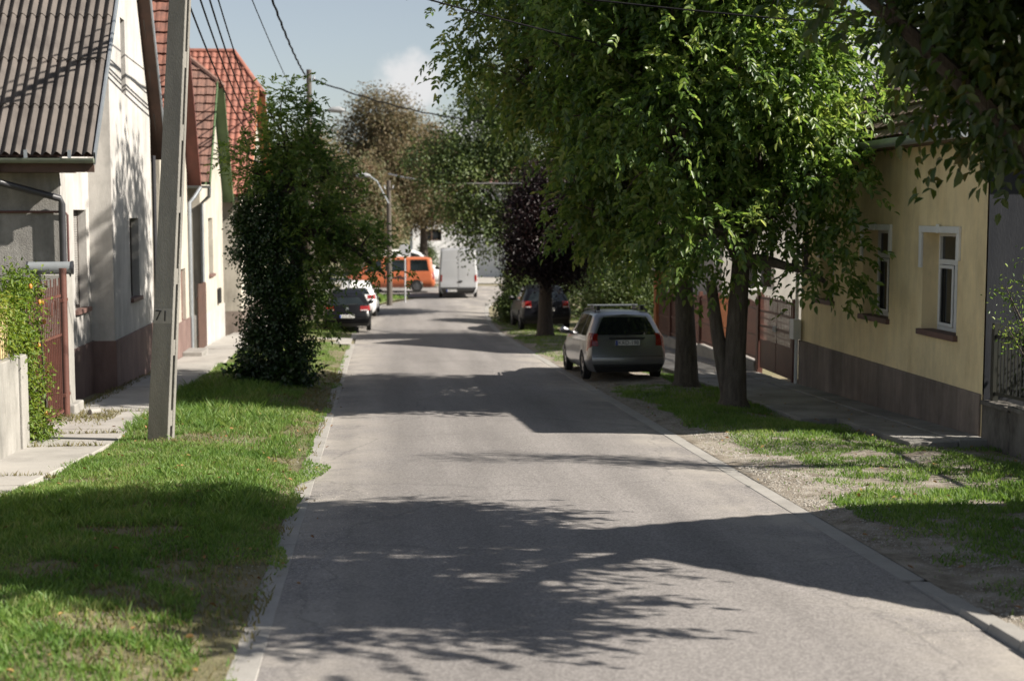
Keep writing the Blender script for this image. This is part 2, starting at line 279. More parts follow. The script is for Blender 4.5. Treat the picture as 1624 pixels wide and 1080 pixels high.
class MB:
    def __init__(s): s.v = []; s.f = []
    def quad(s, *p):
        i = len(s.v); s.v += [tuple(q) for q in p]; s.f.append(tuple(range(i, i + len(p)))); return s
    def box(s, x0, x1, y0, y1, z0, z1):
        i = len(s.v)
        s.v += [(x0, y0, z0), (x1, y0, z0), (x1, y1, z0), (x0, y1, z0), (x0, y0, z1), (x1, y0, z1), (x1, y1, z1), (x0, y1, z1)]
        s.f += [tuple(i + k for k in q) for q in ((3, 2, 1, 0), (4, 5, 6, 7), (0, 1, 5, 4), (1, 2, 6, 5), (2, 3, 7, 6), (3, 0, 4, 7))]
        return s
    def bar(s, a, b, wx, wz, up=(0, 0, 1)):
        """rectangular bar from a to b, width wx across, wz along up"""
        a = Vector(a); b = Vector(b); d = (b - a).normalized(); u = Vector(up); sd_ = d.cross(u)
        if sd_.length < 1e-4: sd_ = d.cross(Vector((1, 0, 0)))
        sd_.normalize(); u = sd_.cross(d)
        i = len(s.v)
        for p in (a, b):
            for q, r in ((-1, -1), (1, -1), (1, 1), (-1, 1)): s.v.append(tuple(p + sd_ * q * wx / 2 + u * r * wz / 2))
        s.f += [tuple(i + k for k in q) for q in ((3, 2, 1, 0), (4, 5, 6, 7), (0, 1, 5, 4), (1, 2, 6, 5), (2, 3, 7, 6), (3, 0, 4, 7))]
        return s
    def tube(s, path, rad, n=8, cap=True):
        P = [Vector(p) for p in path]; N = len(P)
        if isinstance(rad, (int, float)): rad = [rad] * N
        t = (P[1] - P[0]).normalized(); a = t.cross(Vector((0, 0, 1)))
        if a.length < 1e-3: a = t.cross(Vector((1, 0, 0)))
        a.normalize(); i0 = len(s.v)
        for k in range(N):
            t = (P[min(k + 1, N - 1)] - P[max(k - 1, 0)]).normalized()
            a = (a - t * a.dot(t))
            a.normalize(); b = t.cross(a)
            for j in range(n):
                an = 2 * math.pi * j / n
                s.v.append(tuple(P[k] + (a * math.cos(an) + b * math.sin(an)) * rad[k]))
        for k in range(N - 1):
            for j in range(n):
                j2 = (j + 1) % n
                s.f.append((i0 + k * n + j, i0 + k * n + j2, i0 + (k + 1) * n + j2, i0 + (k + 1) * n + j))
        if cap:
            s.f.append(tuple(i0 + j for j in range(n - 1, -1, -1))); s.f.append(tuple(i0 + (N - 1) * n + j for j in range(n)))
        return s
    def grid(s, pts):
        """pts[r][c] -> faces"""
        i = len(s.v); nr = len(pts); nc = len(pts[0])
        for r in pts: s.v += [tuple(q) for q in r]
        for r in range(nr - 1):
            for c in range(nc - 1):
                s.f.append((i + r * nc + c, i + r * nc + c + 1, i + (r + 1) * nc + c + 1, i + (r + 1) * nc + c))
        return s
    def prism(s, poly, axis, a, b):
        """extrude 2-D poly along axis (0 x,1 y,2 z) from a to b"""
        i = len(s.v); n = len(poly)
        for t in (a, b):
            for (p, q) in poly:
                s.v.append((t, p, q) if axis == 0 else (p, t, q) if axis == 1 else (p, q, t))
        s.f.append(tuple(i + k for k in range(n - 1, -1, -1))); s.f.append(tuple(i + n + k for k in range(n)))
        for k in range(n): s.f.append((i + k, i + (k + 1) % n, i + n + (k + 1) % n, i + n + k))
        return s
    def build(s, name, mat, parent=None, smooth=False, local=False, bevel=0, recalc=True):
        """vertices are world coordinates unless local"""
        root = top_origin(parent); off = np.array(root.location) if (root is not None and not local) else np.zeros(3)
        V = np.array(s.v, float) - off
        org = (0, 0, 0)
        if parent is None and not local:
            org = V.mean(0); org[2] = V[:, 2].min(); V = V - org
        me = bpy.data.meshes.new(name); me.from_pydata(V.tolist(), [], s.f)
        if recalc:
            import bmesh
            bm = bmesh.new(); bm.from_mesh(me); bmesh.ops.remove_doubles(bm, verts=bm.verts, dist=1e-5); bmesh.ops.recalc_face_normals(bm, faces=bm.faces); bm.to_mesh(me); bm.free()
        me.materials.append(mat)
        if smooth:
            me.polygons.foreach_set('use_smooth', [True] * len(me.polygons))
            try: me.set_sharp_from_angle(angle=R(40))
            except Exception: pass
        o = link_mesh(name, me, parent, org)
        if bevel:
            b = o.modifiers.new('bevel', 'BEVEL'); b.width = bevel; b.segments = 2; b.limit_method = 'ANGLE'
        return o

def np_mesh(name, V, faces_flat, loop_starts, loop_totals, mat, parent=None, origin=None):
    root = top_origin(parent)
    off = np.array(root.location) if root is not None else (np.array(origin) if origin is not None else np.zeros(3))
    me = bpy.data.meshes.new(name); V = (V - off).astype(np.float32)
    me.vertices.add(len(V)); me.vertices.foreach_set('co', V.ravel())
    me.loops.add(len(faces_flat)); me.loops.foreach_set('vertex_index', faces_flat.astype(np.int32))
    me.polygons.add(len(loop_starts)); me.polygons.foreach_set('loop_start', loop_starts.astype(np.int32)); me.polygons.foreach_set('loop_total', loop_totals.astype(np.int32))
    me.update(calc_edges=True); me.materials.append(mat)
    return link_mesh(name, me, parent, tuple(off))
def unit(a): return a / np.maximum(np.linalg.norm(a, axis=-1, keepdims=True), 1e-9)
def leaf_arrays(P, D, N, L, W, fold=.3, droop=.15):
    """6-vertex folded leaf with a pointed tip -> 2 quads"""
    D = unit(D); S = unit(np.cross(D, N)); U = np.cross(S, D)
    L = L[:, None]; W = W[:, None]
    v0 = P; v3 = P + D * L - U * L * droop
    def pt(t, s, wf): return P + D * L * t + S * W * .5 * s * wf + U * (W * fold * wf - L * droop * t * t)
    V = np.stack([v0, pt(.3, 1, .95), pt(.65, 1, .85), v3, pt(.65, -1, .85), pt(.3, -1, .95)], 1)
    return V.reshape(-1, 3)
def leaves(name, P, D, N, L, W, mat, parent, **k):
    V = leaf_arrays(P, D, N, L, W, **k); n = len(P)
    F = (np.arange(n)[:, None] * 6 + np.array([0, 1, 2, 3, 0, 3, 4, 5])).ravel()
    return np_mesh(name, V, F, np.arange(2 * n) * 4, np.full(2 * n, 4), mat, parent)
def rdir(n):
    return unit(rng.normal(size=(n, 3)))
def lump(d, seed):
    r2 = np.random.default_rng(seed); out_ = np.zeros(len(d))
    for k in range(5):
        a = unit(r2.normal(size=(1, 3))) * r2.uniform(2, 5); out_ += np.sin(d @ a[0] + r2.uniform(0, 6)) / 5
    return out_
def crown_clumps(ells, n, seed=1, inner=.45):
    E = np.array(ells, float); wts = (E[:, 3] * E[:, 4] * E[:, 5]) ** .7; idx = rng.choice(len(E), n, p=wts / wts.sum())
    d = rdir(n); r = inner + (1 - inner) * rng.random(n) ** .6
    r = r * (1 + .4 * lump(d + E[idx, :3] * .3, seed))
    C = E[idx, :3] + d * r[:, None] * E[idx, 3:6]
    O = unit(d / E[idx, 3:6])
    return C, O
def compound(C, O, per, spread, rl, leaflet, wid, K=7, droop=.5, updown=-.2):
    """per compound leaves at every clump, each with K leaflets on a drooping stalk"""
    B = np.repeat(C, per, 0) + rng.normal(size=(len(C) * per, 3)) * spread
    D = unit(np.repeat(O, per, 0) * .55 + rdir(len(B)) * .75 + np.array([0, 0, updown]))
    UP = unit(np.array([0, 0, 1.]) + rng.normal(size=(len(B), 3)) * .35)
    S = unit(np.cross(D, UP)); U = np.cross(S, D)
    rl_ = rl * rng.uniform(.7, 1.2, len(B))
    Ps, Ds, Ns, Ls = [], [], [], []
    for k in range(K):
        t = .3 + .7 * ((k // 2) + .5) / ((K + 1) // 2) if k < K - 1 else 1.
        p = B + D * (rl_ * t)[:, None] - np.array([0, 0, 1.]) * (rl_ * droop * t * t)[:, None]
        sgn = 1 if k % 2 else -1
        d = D * .75 + S * sgn * .75 if k < K - 1 else D
        d = d + np.array([0, 0, -1.]) * (droop * t) + rng.normal(size=d.shape) * .15
        Ps.append(p); Ds.append(d); Ns.append(U + rng.normal(size=U.shape) * .35); Ls.append(leaflet * (.75 + .35 * t) * rng.uniform(.75, 1.2, len(B)))
    P = np.concatenate(Ps); D = np.concatenate(Ds); N = np.concatenate(Ns); L = np.concatenate(Ls)
    return P, D, N, L, L * wid
def simple(C, O, per, spread, length, wid, updown=-.1, jit=.8):
    P = np.repeat(C, per, 0) + rng.normal(size=(len(C) * per, 3)) * spread
    D = unit(np.repeat(O, per, 0) * .6 + rdir(len(P)) * jit + np.array([0, 0, updown]))
    N = unit(np.array([0, 0, .8]) + np.repeat(O, per, 0) * .5 + rng.normal(size=P.shape) * .5)
    L = length * rng.uniform(.65, 1.25, len(P))
    return P, D, N, L, L * wid
def curve(a, b, n, wob, sag=0):
    a = np.array(a, float); b = np.array(b, float); t = np.linspace(0, 1, n)[:, None]
    o = rng.normal(size=(n, 3)) * wob; o[0] = 0; o[-1] = 0
    return a + (b - a) * t + o - np.array([0, 0, 1]) * sag * 4 * t * (1 - t)
def tree(name, label, cat, x, y, tr, th, ells, n_clump, leafset, mat, bark, group=None, lean=(0, 0), crown='crown', limbs=40, clip=None, seed=1, twin=None, inner=.45, z0=None):
    z = gz(y) if z0 is None else z0
    root = thing(name, label, cat, (x, y, z), group)
    C, O = crown_clumps(ells, n_clump, seed, inner)
    if clip is not None: k = clip(C); C, O = C[k], O[k]
    mb = MB()
    top = np.array((x + lean[0], y + lean[1], z + th))
    tp = [np.array((x, y, z - .1)), np.array((x, y, z + .15)), np.array((x + lean[0] * .15, y, z + th * .35)), np.array((x + lean[0] * .6, y + lean[1] * .6, z + th * .7)), top]
    mb.tube([tp[0], tp[0] + (tp[1] - tp[0]) * .6] + tp[1:], [tr * 1.75, tr * 1.4, tr * 1.15, tr * .95, tr * .85, tr * .75], 14)
    if twin:
        for (dx, dy, h, r2) in twin:
            mb.tube([(x, y, z - .1), (x + dx * .6, y + dy * .6, z + h * .3), (x + dx, y + dy, z + h * .6), (x + dx * 1.4, y + dy * 1.3, z + h)], [r2 * 1.3, r2, r2 * .9, r2 * .7], 10)
    mb.build('trunk', bark, root, smooth=True)
    mb = MB(); E = np.array(ells, float)
    hubs = []
    for e in E:
        c = e[:3] + rng.normal(size=3) * .1; c[2] -= e[5] * .35
        pth = curve(top - np.array([0, 0, .1]), c, 6, .10 * min(1, e[3] / 2), -.15)
        mb.tube(pth, np.linspace(tr * .62, tr * .22, 6), 7); hubs.append(pth)
    for j in rng.choice(len(C), min(limbs, len(C)), replace=False):
        h = hubs[np.argmin(np.linalg.norm(E[:, :3] - C[j], axis=1))]; s_ = h[rng.integers(2, 6)]
        mb.tube(curve(s_, C[j] + O[j] * .15, 5, .07, -.1), np.linspace(tr * .2, tr * .035, 5), 5)
    mb.build('branches', bark, root, smooth=True)
    P, D, N, L, W = leafset(C, O)
    if clip is not None: k = clip(P); P, D, N, L, W = P[k], D[k], N[k], L[k], W[k]
    leaves(crown, P, D, N, L, W, mat, root)
    return root
def text(body, size, mat, parent, matrix, name, ext=.002):
    cu = bpy.data.curves.new(name, 'FONT'); cu.body = body; cu.size = size; cu.align_x = 'CENTER'; cu.align_y = 'CENTER'; cu.extrude = ext
    t = bpy.data.objects.new(name, cu); COL.objects.link(t)
    bpy.context.view_layer.update()
    me = bpy.data.meshes.new_from_object(t.evaluated_get(bpy.context.evaluated_depsgraph_get()))
    bpy.data.objects.remove(t); me.transform(matrix); me.materials.clear(); me.materials.append(mat); me.name = name
    return link_mesh(name, me, parent)

# ------------------------------------------------------------------ terrain, road, pavements
YS = list(np.arange(-14, 46, 2.)) + list(np.arange(46, 60, 1.)) + list(np.arange(60, 130, 4.)) + [150, 200, 300, 500, 900]
g = MB(); xs = [-900, -300, -120, -60, -30, -15, -8, 0, 8, 15, 30, 60, 120, 300, 900]
g.grid([[(x, y, gz(y) - .07) for x in xs] for y in [-200, -60] + YS])
props(g.build('ground', M['ground'], smooth=True), kind='structure')
r = MB(); ys = np.arange(-14, 75.1, .5)
r.grid([[(XL + bend(y) + (XR - XL) * t, y, gz(y) + .012 - .05 * (2 * t - 1) ** 2) for t in np.linspace(0, 1, 13)] for y in ys])
r.grid([[(x, y, gz(y) - .03) for x in np.linspace(-40, 60, 21)] for y in np.arange(75.1, 90, 3)])
props(r.build('road', M['asphalt'], smooth=True), kind='structure')
# verges: gently uneven sheets of soil / turf
def und(x, y): return .022 * math.sin(x * 2.1 + y * .7) + .018 * math.sin(y * 1.9 - x) + .012 * math.sin(3.7 * x + 2.9 * y)
def verge(name, x0f, x1f, y0, y1, dz, mat, crownz=.06, nx=14, st=.35):
    mb = MB(); rows = []
    for y in np.arange(y0, y1 + .01, st):
        a, b = x0f(y), x1f(y)
        rows.append([(a + (b - a) * t, y, gz(y) + dz + (crownz * 4 * t * (1 - t)) + (und(a + (b - a) * t, y) if 0 < t < 1 else 0)) for t in np.linspace(0, 1, nx)])
    mb.grid(rows); return props(mb.build(name, mat, smooth=True), kind='structure')
def side_l(y): return float(np.interp(y, [8, 15.7, 20.2, 29.3, 60], [-4.3, -4.1, -3.74, -3.95, -4.0]))
verge('grass_verge', lambda y: side_l(y) - .15, lambda y: XL - .19 + bend(y), -12, 56, -.025, M['turf'], .09)
verge('grass_verge', lambda y: XR + .19 + bend(y), lambda y: float(np.interp(y, [9, 17, 19.5, 22, 60], [8.45, 8.45, 7.6, 6.7, 6.6])), -12, 58, -.03, M['soil'], .05)
# flush kerb strips, stone by stone
kb = MB()
for y in np.arange(-12, 69, 1.0):
    for x0, sgn in ((XL, -1), (XR, 1)):
        if sgn == 1 and y < 10.9: continue
        if sgn == -1 and 44.5 < y < 47.5: continue
        xa = x0 + bend(y); xb = x0 + bend(y + 1); j = random.uniform(-.006, .006)
        ya, yb = y + .004, y + .996
        dz = -.033 + j * .5
        i = len(kb.v)
        for (px, py) in ((xa, ya), (xa + sgn * .2, ya), (xb + sgn * .2, yb), (xb, yb)):
            kb.v.append((px, py, gz(py) - .1)); kb.v.append((px, py, gz(py) + dz))
        kb.f += [(i + 1, i + 3, i + 5, i + 7), (i, i + 2, i + 3, i + 1), (i + 2, i + 4, i + 5, i + 3), (i + 4, i + 6, i + 7, i + 5), (i + 6, i, i + 1, i + 7)]
for k in range(26):                       # kerb rises out of the road near the driveway
    y = 10.9 - k * .5; h = min(.10, -.03 + .016 * k); xo = XR - .008
    i = len(kb.v); zb = gz(y)
    for (px, py) in ((xo, y - .49), (xo + .2, y - .49), (xo + .2, y), (xo, y)):
        kb.v.append((px, py, gz(py) - .1)); kb.v.append((px - (.0 if px > xo else -.04), py, gz(py) + h))
    kb.f += [(i + 1, i + 3, i + 5, i + 7), (i, i + 2, i + 3, i + 1), (i + 2, i + 4, i + 5, i + 3), (i + 4, i + 6, i + 7, i + 5), (i + 6, i, i + 1, i + 7)]
props(kb.build('kerb', M['kerb'], bevel=.008), kind='structure')
# left pavement: concrete slabs with open joints
pv = MB(); y = 6.
while y < 60:
    ln = random.uniform(1.35, 1.6); dz = random.uniform(-.012, .012)
    a, b = y + .007, y + ln - .007
    i = len(pv.v); xw = -5.25 if y < 40 else -5.2
    for (px, py) in ((xw + random.uniform(-.04, .06), a), (side_l(a) + random.uniform(-.05, .03), a), (side_l(b) + random.uniform(-.05, .03), b), (xw + random.uniform(-.04, .06), b)):
        pv.v.append((px, py, gz(py) - .08)); pv.v.append((px, py, gz(py) + .035 + dz + random.uniform(-.006, .006)))
    pv.f += [(i + 1, i + 3, i + 5, i + 7), (i, i + 2, i + 3, i + 1), (i + 2, i + 4, i + 5, i + 3), (i + 4, i + 6, i + 7, i + 5), (i + 6, i, i + 1, i + 7)]
    y += ln
props(pv.build('pavement', M['slab'], bevel=.012), kind='structure')
pv = MB(); y = 18.9
while y < 46:
    ln = random.uniform(2.2, 3.2); a, b = y + .012, y + ln - .012; dz = random.uniform(-.008, .008)
    for xa, xb in ((6.72 if y > 21 else 7.3, 8.0), (8.02, 8.47)):
        i = len(pv.v)
        for (px, py) in ((xa, a), (xb, a), (xb, b), (xa, b)):
            pv.v.append((px, py, gz(py) - .08)); pv.v.append((px, py, gz(py) + .03 + dz + (.02 if xa > 8 else 0)))
        pv.f += [(i + 1, i + 3, i + 5, i + 7), (i, i + 2, i + 3, i + 1), (i + 2, i + 4, i + 5, i + 3), (i + 4, i + 6, i + 7, i + 5), (i + 6, i, i + 1, i + 7)]
    y += ln
props(pv.build('pavement', M['old_slab'], bevel=.012), kind='structure')
dv = MB(); dv.grid([[(XL - .1 + (-3.9 - XL) * t, y, gz(y) + .045 - .04 * (1 - t)) for t in np.linspace(0, 1, 8)] for y in np.arange(44.2, 47.9, .3)])
props(dv.build('driveway', M['slab']), kind='structure')
# paved yard beyond the junction and the grass corner in front of it
yd = MB(); yd.grid([[(x, y, gz(y) - .02) for x in np.linspace(-20, 30, 11)] for y in np.arange(90, 101, 2.)])
props(yd.build('paved_yard', M['slab']), kind='structure')
mound = MB(); rows = []
for y in np.arange(62, 76.3, .6):
    xr_ = XL - .2 + bend(y) - (0 if y < 73 else (y - 73) ** 2 * .35)
    rows.append([(-8 + (xr_ + 8) * t, y, gz(y) + .01 + .22 * math.sin(math.pi * min(1, max(0, t))) * math.sin(math.pi * (y - 62) / 14.4)) for t in np.linspace(0, 1, 16)])
mound.grid(rows); props(mound.build('grass_verge', M['turf'], smooth=True), kind='structure')

# ------------------------------------------------------------------ grass, gravel, litter
def vnoise(x, y, s, seed=0):
    r2 = np.random.default_rng(seed); o = np.zeros_like(x)
    for k in range(6):
        a = r2.uniform(0, 6.28); f_ = s * r2.uniform(.6, 2.2); o += np.sin((x * math.cos(a) + y * math.sin(a)) * f_ + r2.uniform(0, 6.28) + .8 * np.sin(y * f_ * .7 + k)) / 6
    return o
GZ = np.vectorize(gz); BEND = np.vectorize(bend)
def turf_z(x, y, a, b, dz, crownz):
    t = np.clip((x - a) / (b - a), 0, 1)
    return GZ(y) + dz + crownz * 4 * t * (1 - t) + .022 * np.sin(x * 2.1 + y * .7) + .018 * np.sin(y * 1.9 - x) + .012 * np.sin(3.7 * x + 2.9 * y)
def blades(name, X, Y, Z, H, mat, wid=.007):
    n = len(X); P = np.stack([X, Y, Z - .01], 1); a = rng.uniform(0, 6.28, n)
    S = np.stack([np.cos(a), np.sin(a), np.zeros(n)], 1) * (wid * rng.uniform(.7, 1.4, n))[:, None]
    ln = rng.normal(size=(n, 2)) * .45
    B = np.stack([ln[:, 0] * H, ln[:, 1] * H, H], 1)
    V = np.stack([P - S, P + S, P + B * .55 + S * .7 + np.array([0, 0, .1]) * H[:, None], P + B], 1).reshape(-1, 3)
    F = (np.arange(n)[:, None] * 4 + np.array([0, 1, 2, 3])).ravel()
    o = np_mesh(name, V, F, np.arange(n) * 4, np.full(n, 4), mat, origin=(float(X.mean()), float(Y.mean()), float(Z.min())))
    return props(o, kind='stuff')
def scatter(y0, y1, x0, x1, dens):
    n = int((y1 - y0) * (x1 - x0) * dens); return rng.uniform(x0, x1, n), rng.uniform(y0, y1, n)
# left
Xs, Ys_ = [], []
for (y0, y1, d) in ((7.5, 14, 2600), (14, 21, 2000), (21, 30, 1300), (30, 44, 600), (47.8, 56, 300)):
    a, b = scatter(y0, y1, -5.3, -.5, d); Xs.append(a); Ys_.append(b)
X = np.concatenate(Xs); Y = np.concatenate(Ys_)
sl = np.interp(Y, [8, 15.7, 20.2, 29.3, 60], [-4.3, -4.1, -3.74, -3.95, -4.0])
nse = vnoise(X, Y, 2.2, 3); ed = .16 * vnoise(X * 0 + 1, Y, 3.1, 5) + .22 * vnoise(X, Y, 1.1, 8)
keep = (X > sl - .06 + .1 * nse) & (X < XL - .12 + ed * .8 + .18 * np.exp(-((Y - 17.3) / .9) ** 2) + .10 * np.exp(-((Y - 12.3) / 1.) ** 2))
bare = (((X + 2.35) / .85) ** 2 + ((Y - 20.3) / .7) ** 2 < 1 + .8 * nse) | ((Y > 19.4) & (Y < 21.3) & (X > -2.4) & (nse + .25 * rng.normal(size=len(X)) > .05)) | \
    ((Y < 11.8) & (Y > 9.3) & (X > -2.2) & (nse > .02)) | ((X > -1.45) & (nse > .18)) | ((Y < 12.2) & (vnoise(X, Y, 3.3, 41) > .22)) | (vnoise(X, Y, 2.7, 42) > .5) | ((Y > 30) & (Y < 33.5) & (X > -1.9) & (nse > -.2))
keep &= ~(bare & (rng.random(len(X)) > .12))
X, Y = X[keep], Y[keep]
H = .045 + .045 * np.clip(vnoise(X, Y, 1.3, 11) + .35, 0, 1) + .09 * ((Y > 21.5) & (Y < 29) & (X < -2.)) * rng.random(len(X)) + .05 * np.exp(-((Y - 14.3) / 1.4) ** 2)
H *= np.clip((XL - .05 - X) / .6, .45, 1) * rng.uniform(.45, 1.35, len(X)) * (1 + .5 * vnoise(X, Y, 4.5, 44))
slf = np.interp(Y, [8, 15.7, 20.2, 29.3, 60], [-4.3, -4.1, -3.74, -3.95, -4.0])
Z = turf_z(X, Y, slf - .15, XL - .19 + BEND(Y), -.025, .09)
Z = np.where(X > XL - .2, GZ(Y) + .015, Z)
blades('grass', X, Y, Z, H, M['grass'])
a, b = scatter(8, 34, -3.9, -.85, 330); k = (vnoise(a, b, 2.7, 42) > .28) | ((vnoise(a, b, 3.3, 41) > .1) & (b < 12.5)) | ((a > -1.5) & (vnoise(a, b, 2.2, 3) > .1)) | (rng.random(len(a)) < .12); a, b = a[k], b[k]
blades('dry_grass', a, b, turf_z(a, b, side_l(20) - .15, XL - .19, -.025, .09), rng.uniform(.03, .08, len(a)), M['grass_dry'], .008)
# right
Xs, Ys_ = [], []
for (y0, y1, d) in ((8.5, 16, 2000), (16, 24, 1700), (24, 34, 1000), (34, 58, 350)):
    a, b = scatter(y0, y1, 4.3, 8.5, d); Xs.append(a); Ys_.append(b)
X = np.concatenate(Xs); Y = np.concatenate(Ys_); nse = vnoise(X, Y, 1.6, 21); nf = vnoise(X, Y, 5.5, 23)
inner_ = np.interp(Y, [8, 11.5, 13.3, 14.6, 15.6, 17, 18.5, 20.5, 22, 25, 28, 33, 34, 60], [5.9, 5.4, 4.9, 4.9, 5.5, 5.6, 5.25, 5.0, 4.85, 4.7, 4.8, 5.1, 4.6, 4.5])
outer_ = np.interp(Y, [8, 15, 17, 19, 22, 60], [8.6, 8.6, 8.0, 7.2, 6.75, 6.6])
keep = (X > inner_ + .45 * nse + .2 * nf) & (X < outer_ + .15 * nf) & (nf + .5 * nse < .42)
gap = (Y > 15.2) & (Y < 16.7) & (nse + nf * .8 > -.05) & (X < 7.4)
sparse = ((rng.random(len(X)) < .4) & (vnoise(X, Y, 4.2, 45) > .06) & (X > 4.75)) | ((rng.random(len(X)) < .03) & (X > 4.5))
keep = (keep & ~gap) | sparse
keep &= ~((Y > 28.6) & (Y < 34) & (X < 6.05))
X, Y = X[keep], Y[keep]
of = np.interp(Y, [9, 17, 19.5, 22, 60], [8.45, 8.45, 7.6, 6.7, 6.6])
Z = turf_z(X, Y, XR + .19 + BEND(Y), of, -.03, .05)
H = (.045 + .05 * np.clip(vnoise(X, Y, 1.3, 31) + .4, 0, 1)) * rng.uniform(.5, 1.35, len(X)) * np.where(sparse[keep], .6, 1)
blades('grass', X, Y, Z, H, M['grass'])
X, Y = scatter(62, 76, -6, 3, 120); k = X < XL - .3 + BEND(Y) - np.where(Y < 73, 0, (Y - 73) ** 2 * .35); X, Y = X[k], Y[k]
t = (X + 8) / (XL - .2 + BEND(Y) + 8)
blades('grass', X, Y, GZ(Y) + .02 + .2 * np.sin(np.pi * np.clip(t, 0, 1)) * np.sin(np.pi * (Y - 62) / 14.4), rng.uniform(.08, .18, len(X)), M['grass'], .02)
# weeds in pavement joints and along the wall foot
a = np.concatenate([rng.uniform(-5.2, -3.8, 760), rng.uniform(-5.35, -5.05, 1500), rng.uniform(-5.2, -4.3, 1600)])
b = np.concatenate([np.repeat(np.array([17.1, 19.95, 21.4, 24.4]), 190) + rng.normal(size=760) * .02, rng.uniform(20, 34, 1500), rng.normal(size=1600) * .5 + 23.6])
blades('weeds', a, b, GZ(b) + .02, rng.uniform(.03, .10, len(a)), M['grass_dry'], .008)
# loose stones along the road edge and in the bare patches
def stones(name, X, Y, Z, s, mat):
    n = len(X); P = np.stack([X, Y, Z], 1); base = np.array([[1, 0, 0], [0, 1, 0], [-1, 0, 0], [0, -1, 0], [0, 0, .8], [0, 0, -.6]])
    V = P[:, None] + (base[None] + rng.normal(size=(n, 6, 3)) * .2) * s[:, None, None]
    tri = np.array([0, 1, 4, 1, 2, 4, 2, 3, 4, 3, 0, 4]); F = (np.arange(n)[:, None] * 6 + tri).ravel()
    return props(np_mesh(name, V.reshape(-1, 3), F, np.arange(4 * n) * 3, np.full(4 * n, 3), mat, origin=(float(X.mean()), float(Y.mean()), float(Z.min()))), kind='stuff')
n = 16000
X = np.concatenate([XR + .2 + np.abs(rng.normal(size=n)) * .9, rng.uniform(XR - .6, XR, 500), XL + np.abs(rng.normal(size=1300)) * .25, XL - .2 - np.abs(rng.normal(size=800)) * .3, rng.uniform(-.6, 4, 250)])
Y = np.concatenate([rng.uniform(8.5, 33, n), rng.uniform(9, 12.5, 500), rng.normal(size=1300) * 1.6 + 13.5, rng.uniform(9, 24, 800), rng.uniform(8.5, 30, 250)])
tt = (X - XL) / (XR - XL)
Z = np.where((X > XL) & (X < XR), GZ(Y) + .012 - .05 * (2 * tt - 1) ** 2, np.where(X > XR + .2, turf_z(X, Y, XR + .19, np.interp(Y, [9, 17, 19.5, 22, 60], [8.45, 8.45, 7.6, 6.7, 6.6]), -.03, .05), GZ(Y) - .03))
stones('gravel', X, Y, Z, np.where(X > XR + .2, rng.uniform(.004, .015, len(X)), rng.uniform(.003, .010, len(X))), M['gravel'])
n = 900
X = np.concatenate([rng.uniform(-4.2, -.6, n), rng.uniform(4.3, 8.2, n)]); Y = rng.uniform(8.5, 32, 2 * n); k = rng.random(2 * n) < .22; X, Y = X[k], Y[k]
Zl = np.where(X < 0, turf_z(X, Y, -4.1, XL - .19, -.025, .09) + .06, GZ(Y) + .05)
o = leaves('fallen_leaves', np.stack([X, Y, Zl], 1), rdir(len(X)) * np.array([1, 1, .2]), np.tile([0, 0, 1.], (len(X), 1)) + rng.normal(size=(len(X), 3)) * .4, rng.uniform(.03, .07, len(X)), rng.uniform(.02, .04, len(X)), M['leaf_litter'], None)
props(o, kind='stuff')

# ------------------------------------------------------------------ houses
def facade(mb, xf, n, u0, u1, zb, topf, holes, rd, extra=()):
    """wall in the plane x = xf facing n along x, y from u0 to u1, with real openings and reveals"""
    us = sorted(set([u0, u1] + [h[0] for h in holes] + [h[1] for h in holes] + list(extra)))
    for a, b in zip(us[:-1], us[1:]):
        cur = zb
        for h in sorted([h for h in holes if h[0] <= a + 1e-6 and h[1] >= b - 1e-6], key=lambda h: h[2]):
            mb.quad((xf, a, cur), (xf, b, cur), (xf, b, h[2]), (xf, a, h[2])); cur = h[3]
        mb.quad((xf, a, cur), (xf, b, cur), (xf, b, topf(b)), (xf, a, topf(a)))
    xi = xf - n * rd
    for (a, b, c, d) in holes:
        mb.quad((xf, a, c), (xi, a, c), (xi, a, d), (xf, a, d)); mb.quad((xf, b, c), (xf, b, d), (xi, b, d), (xi, b, c))
        mb.quad((xf, a, d), (xi, a, d), (xi, b, d), (xf, b, d)); mb.quad((xf, a, c), (xf, b, c), (xi, b, c), (xi, a, c))
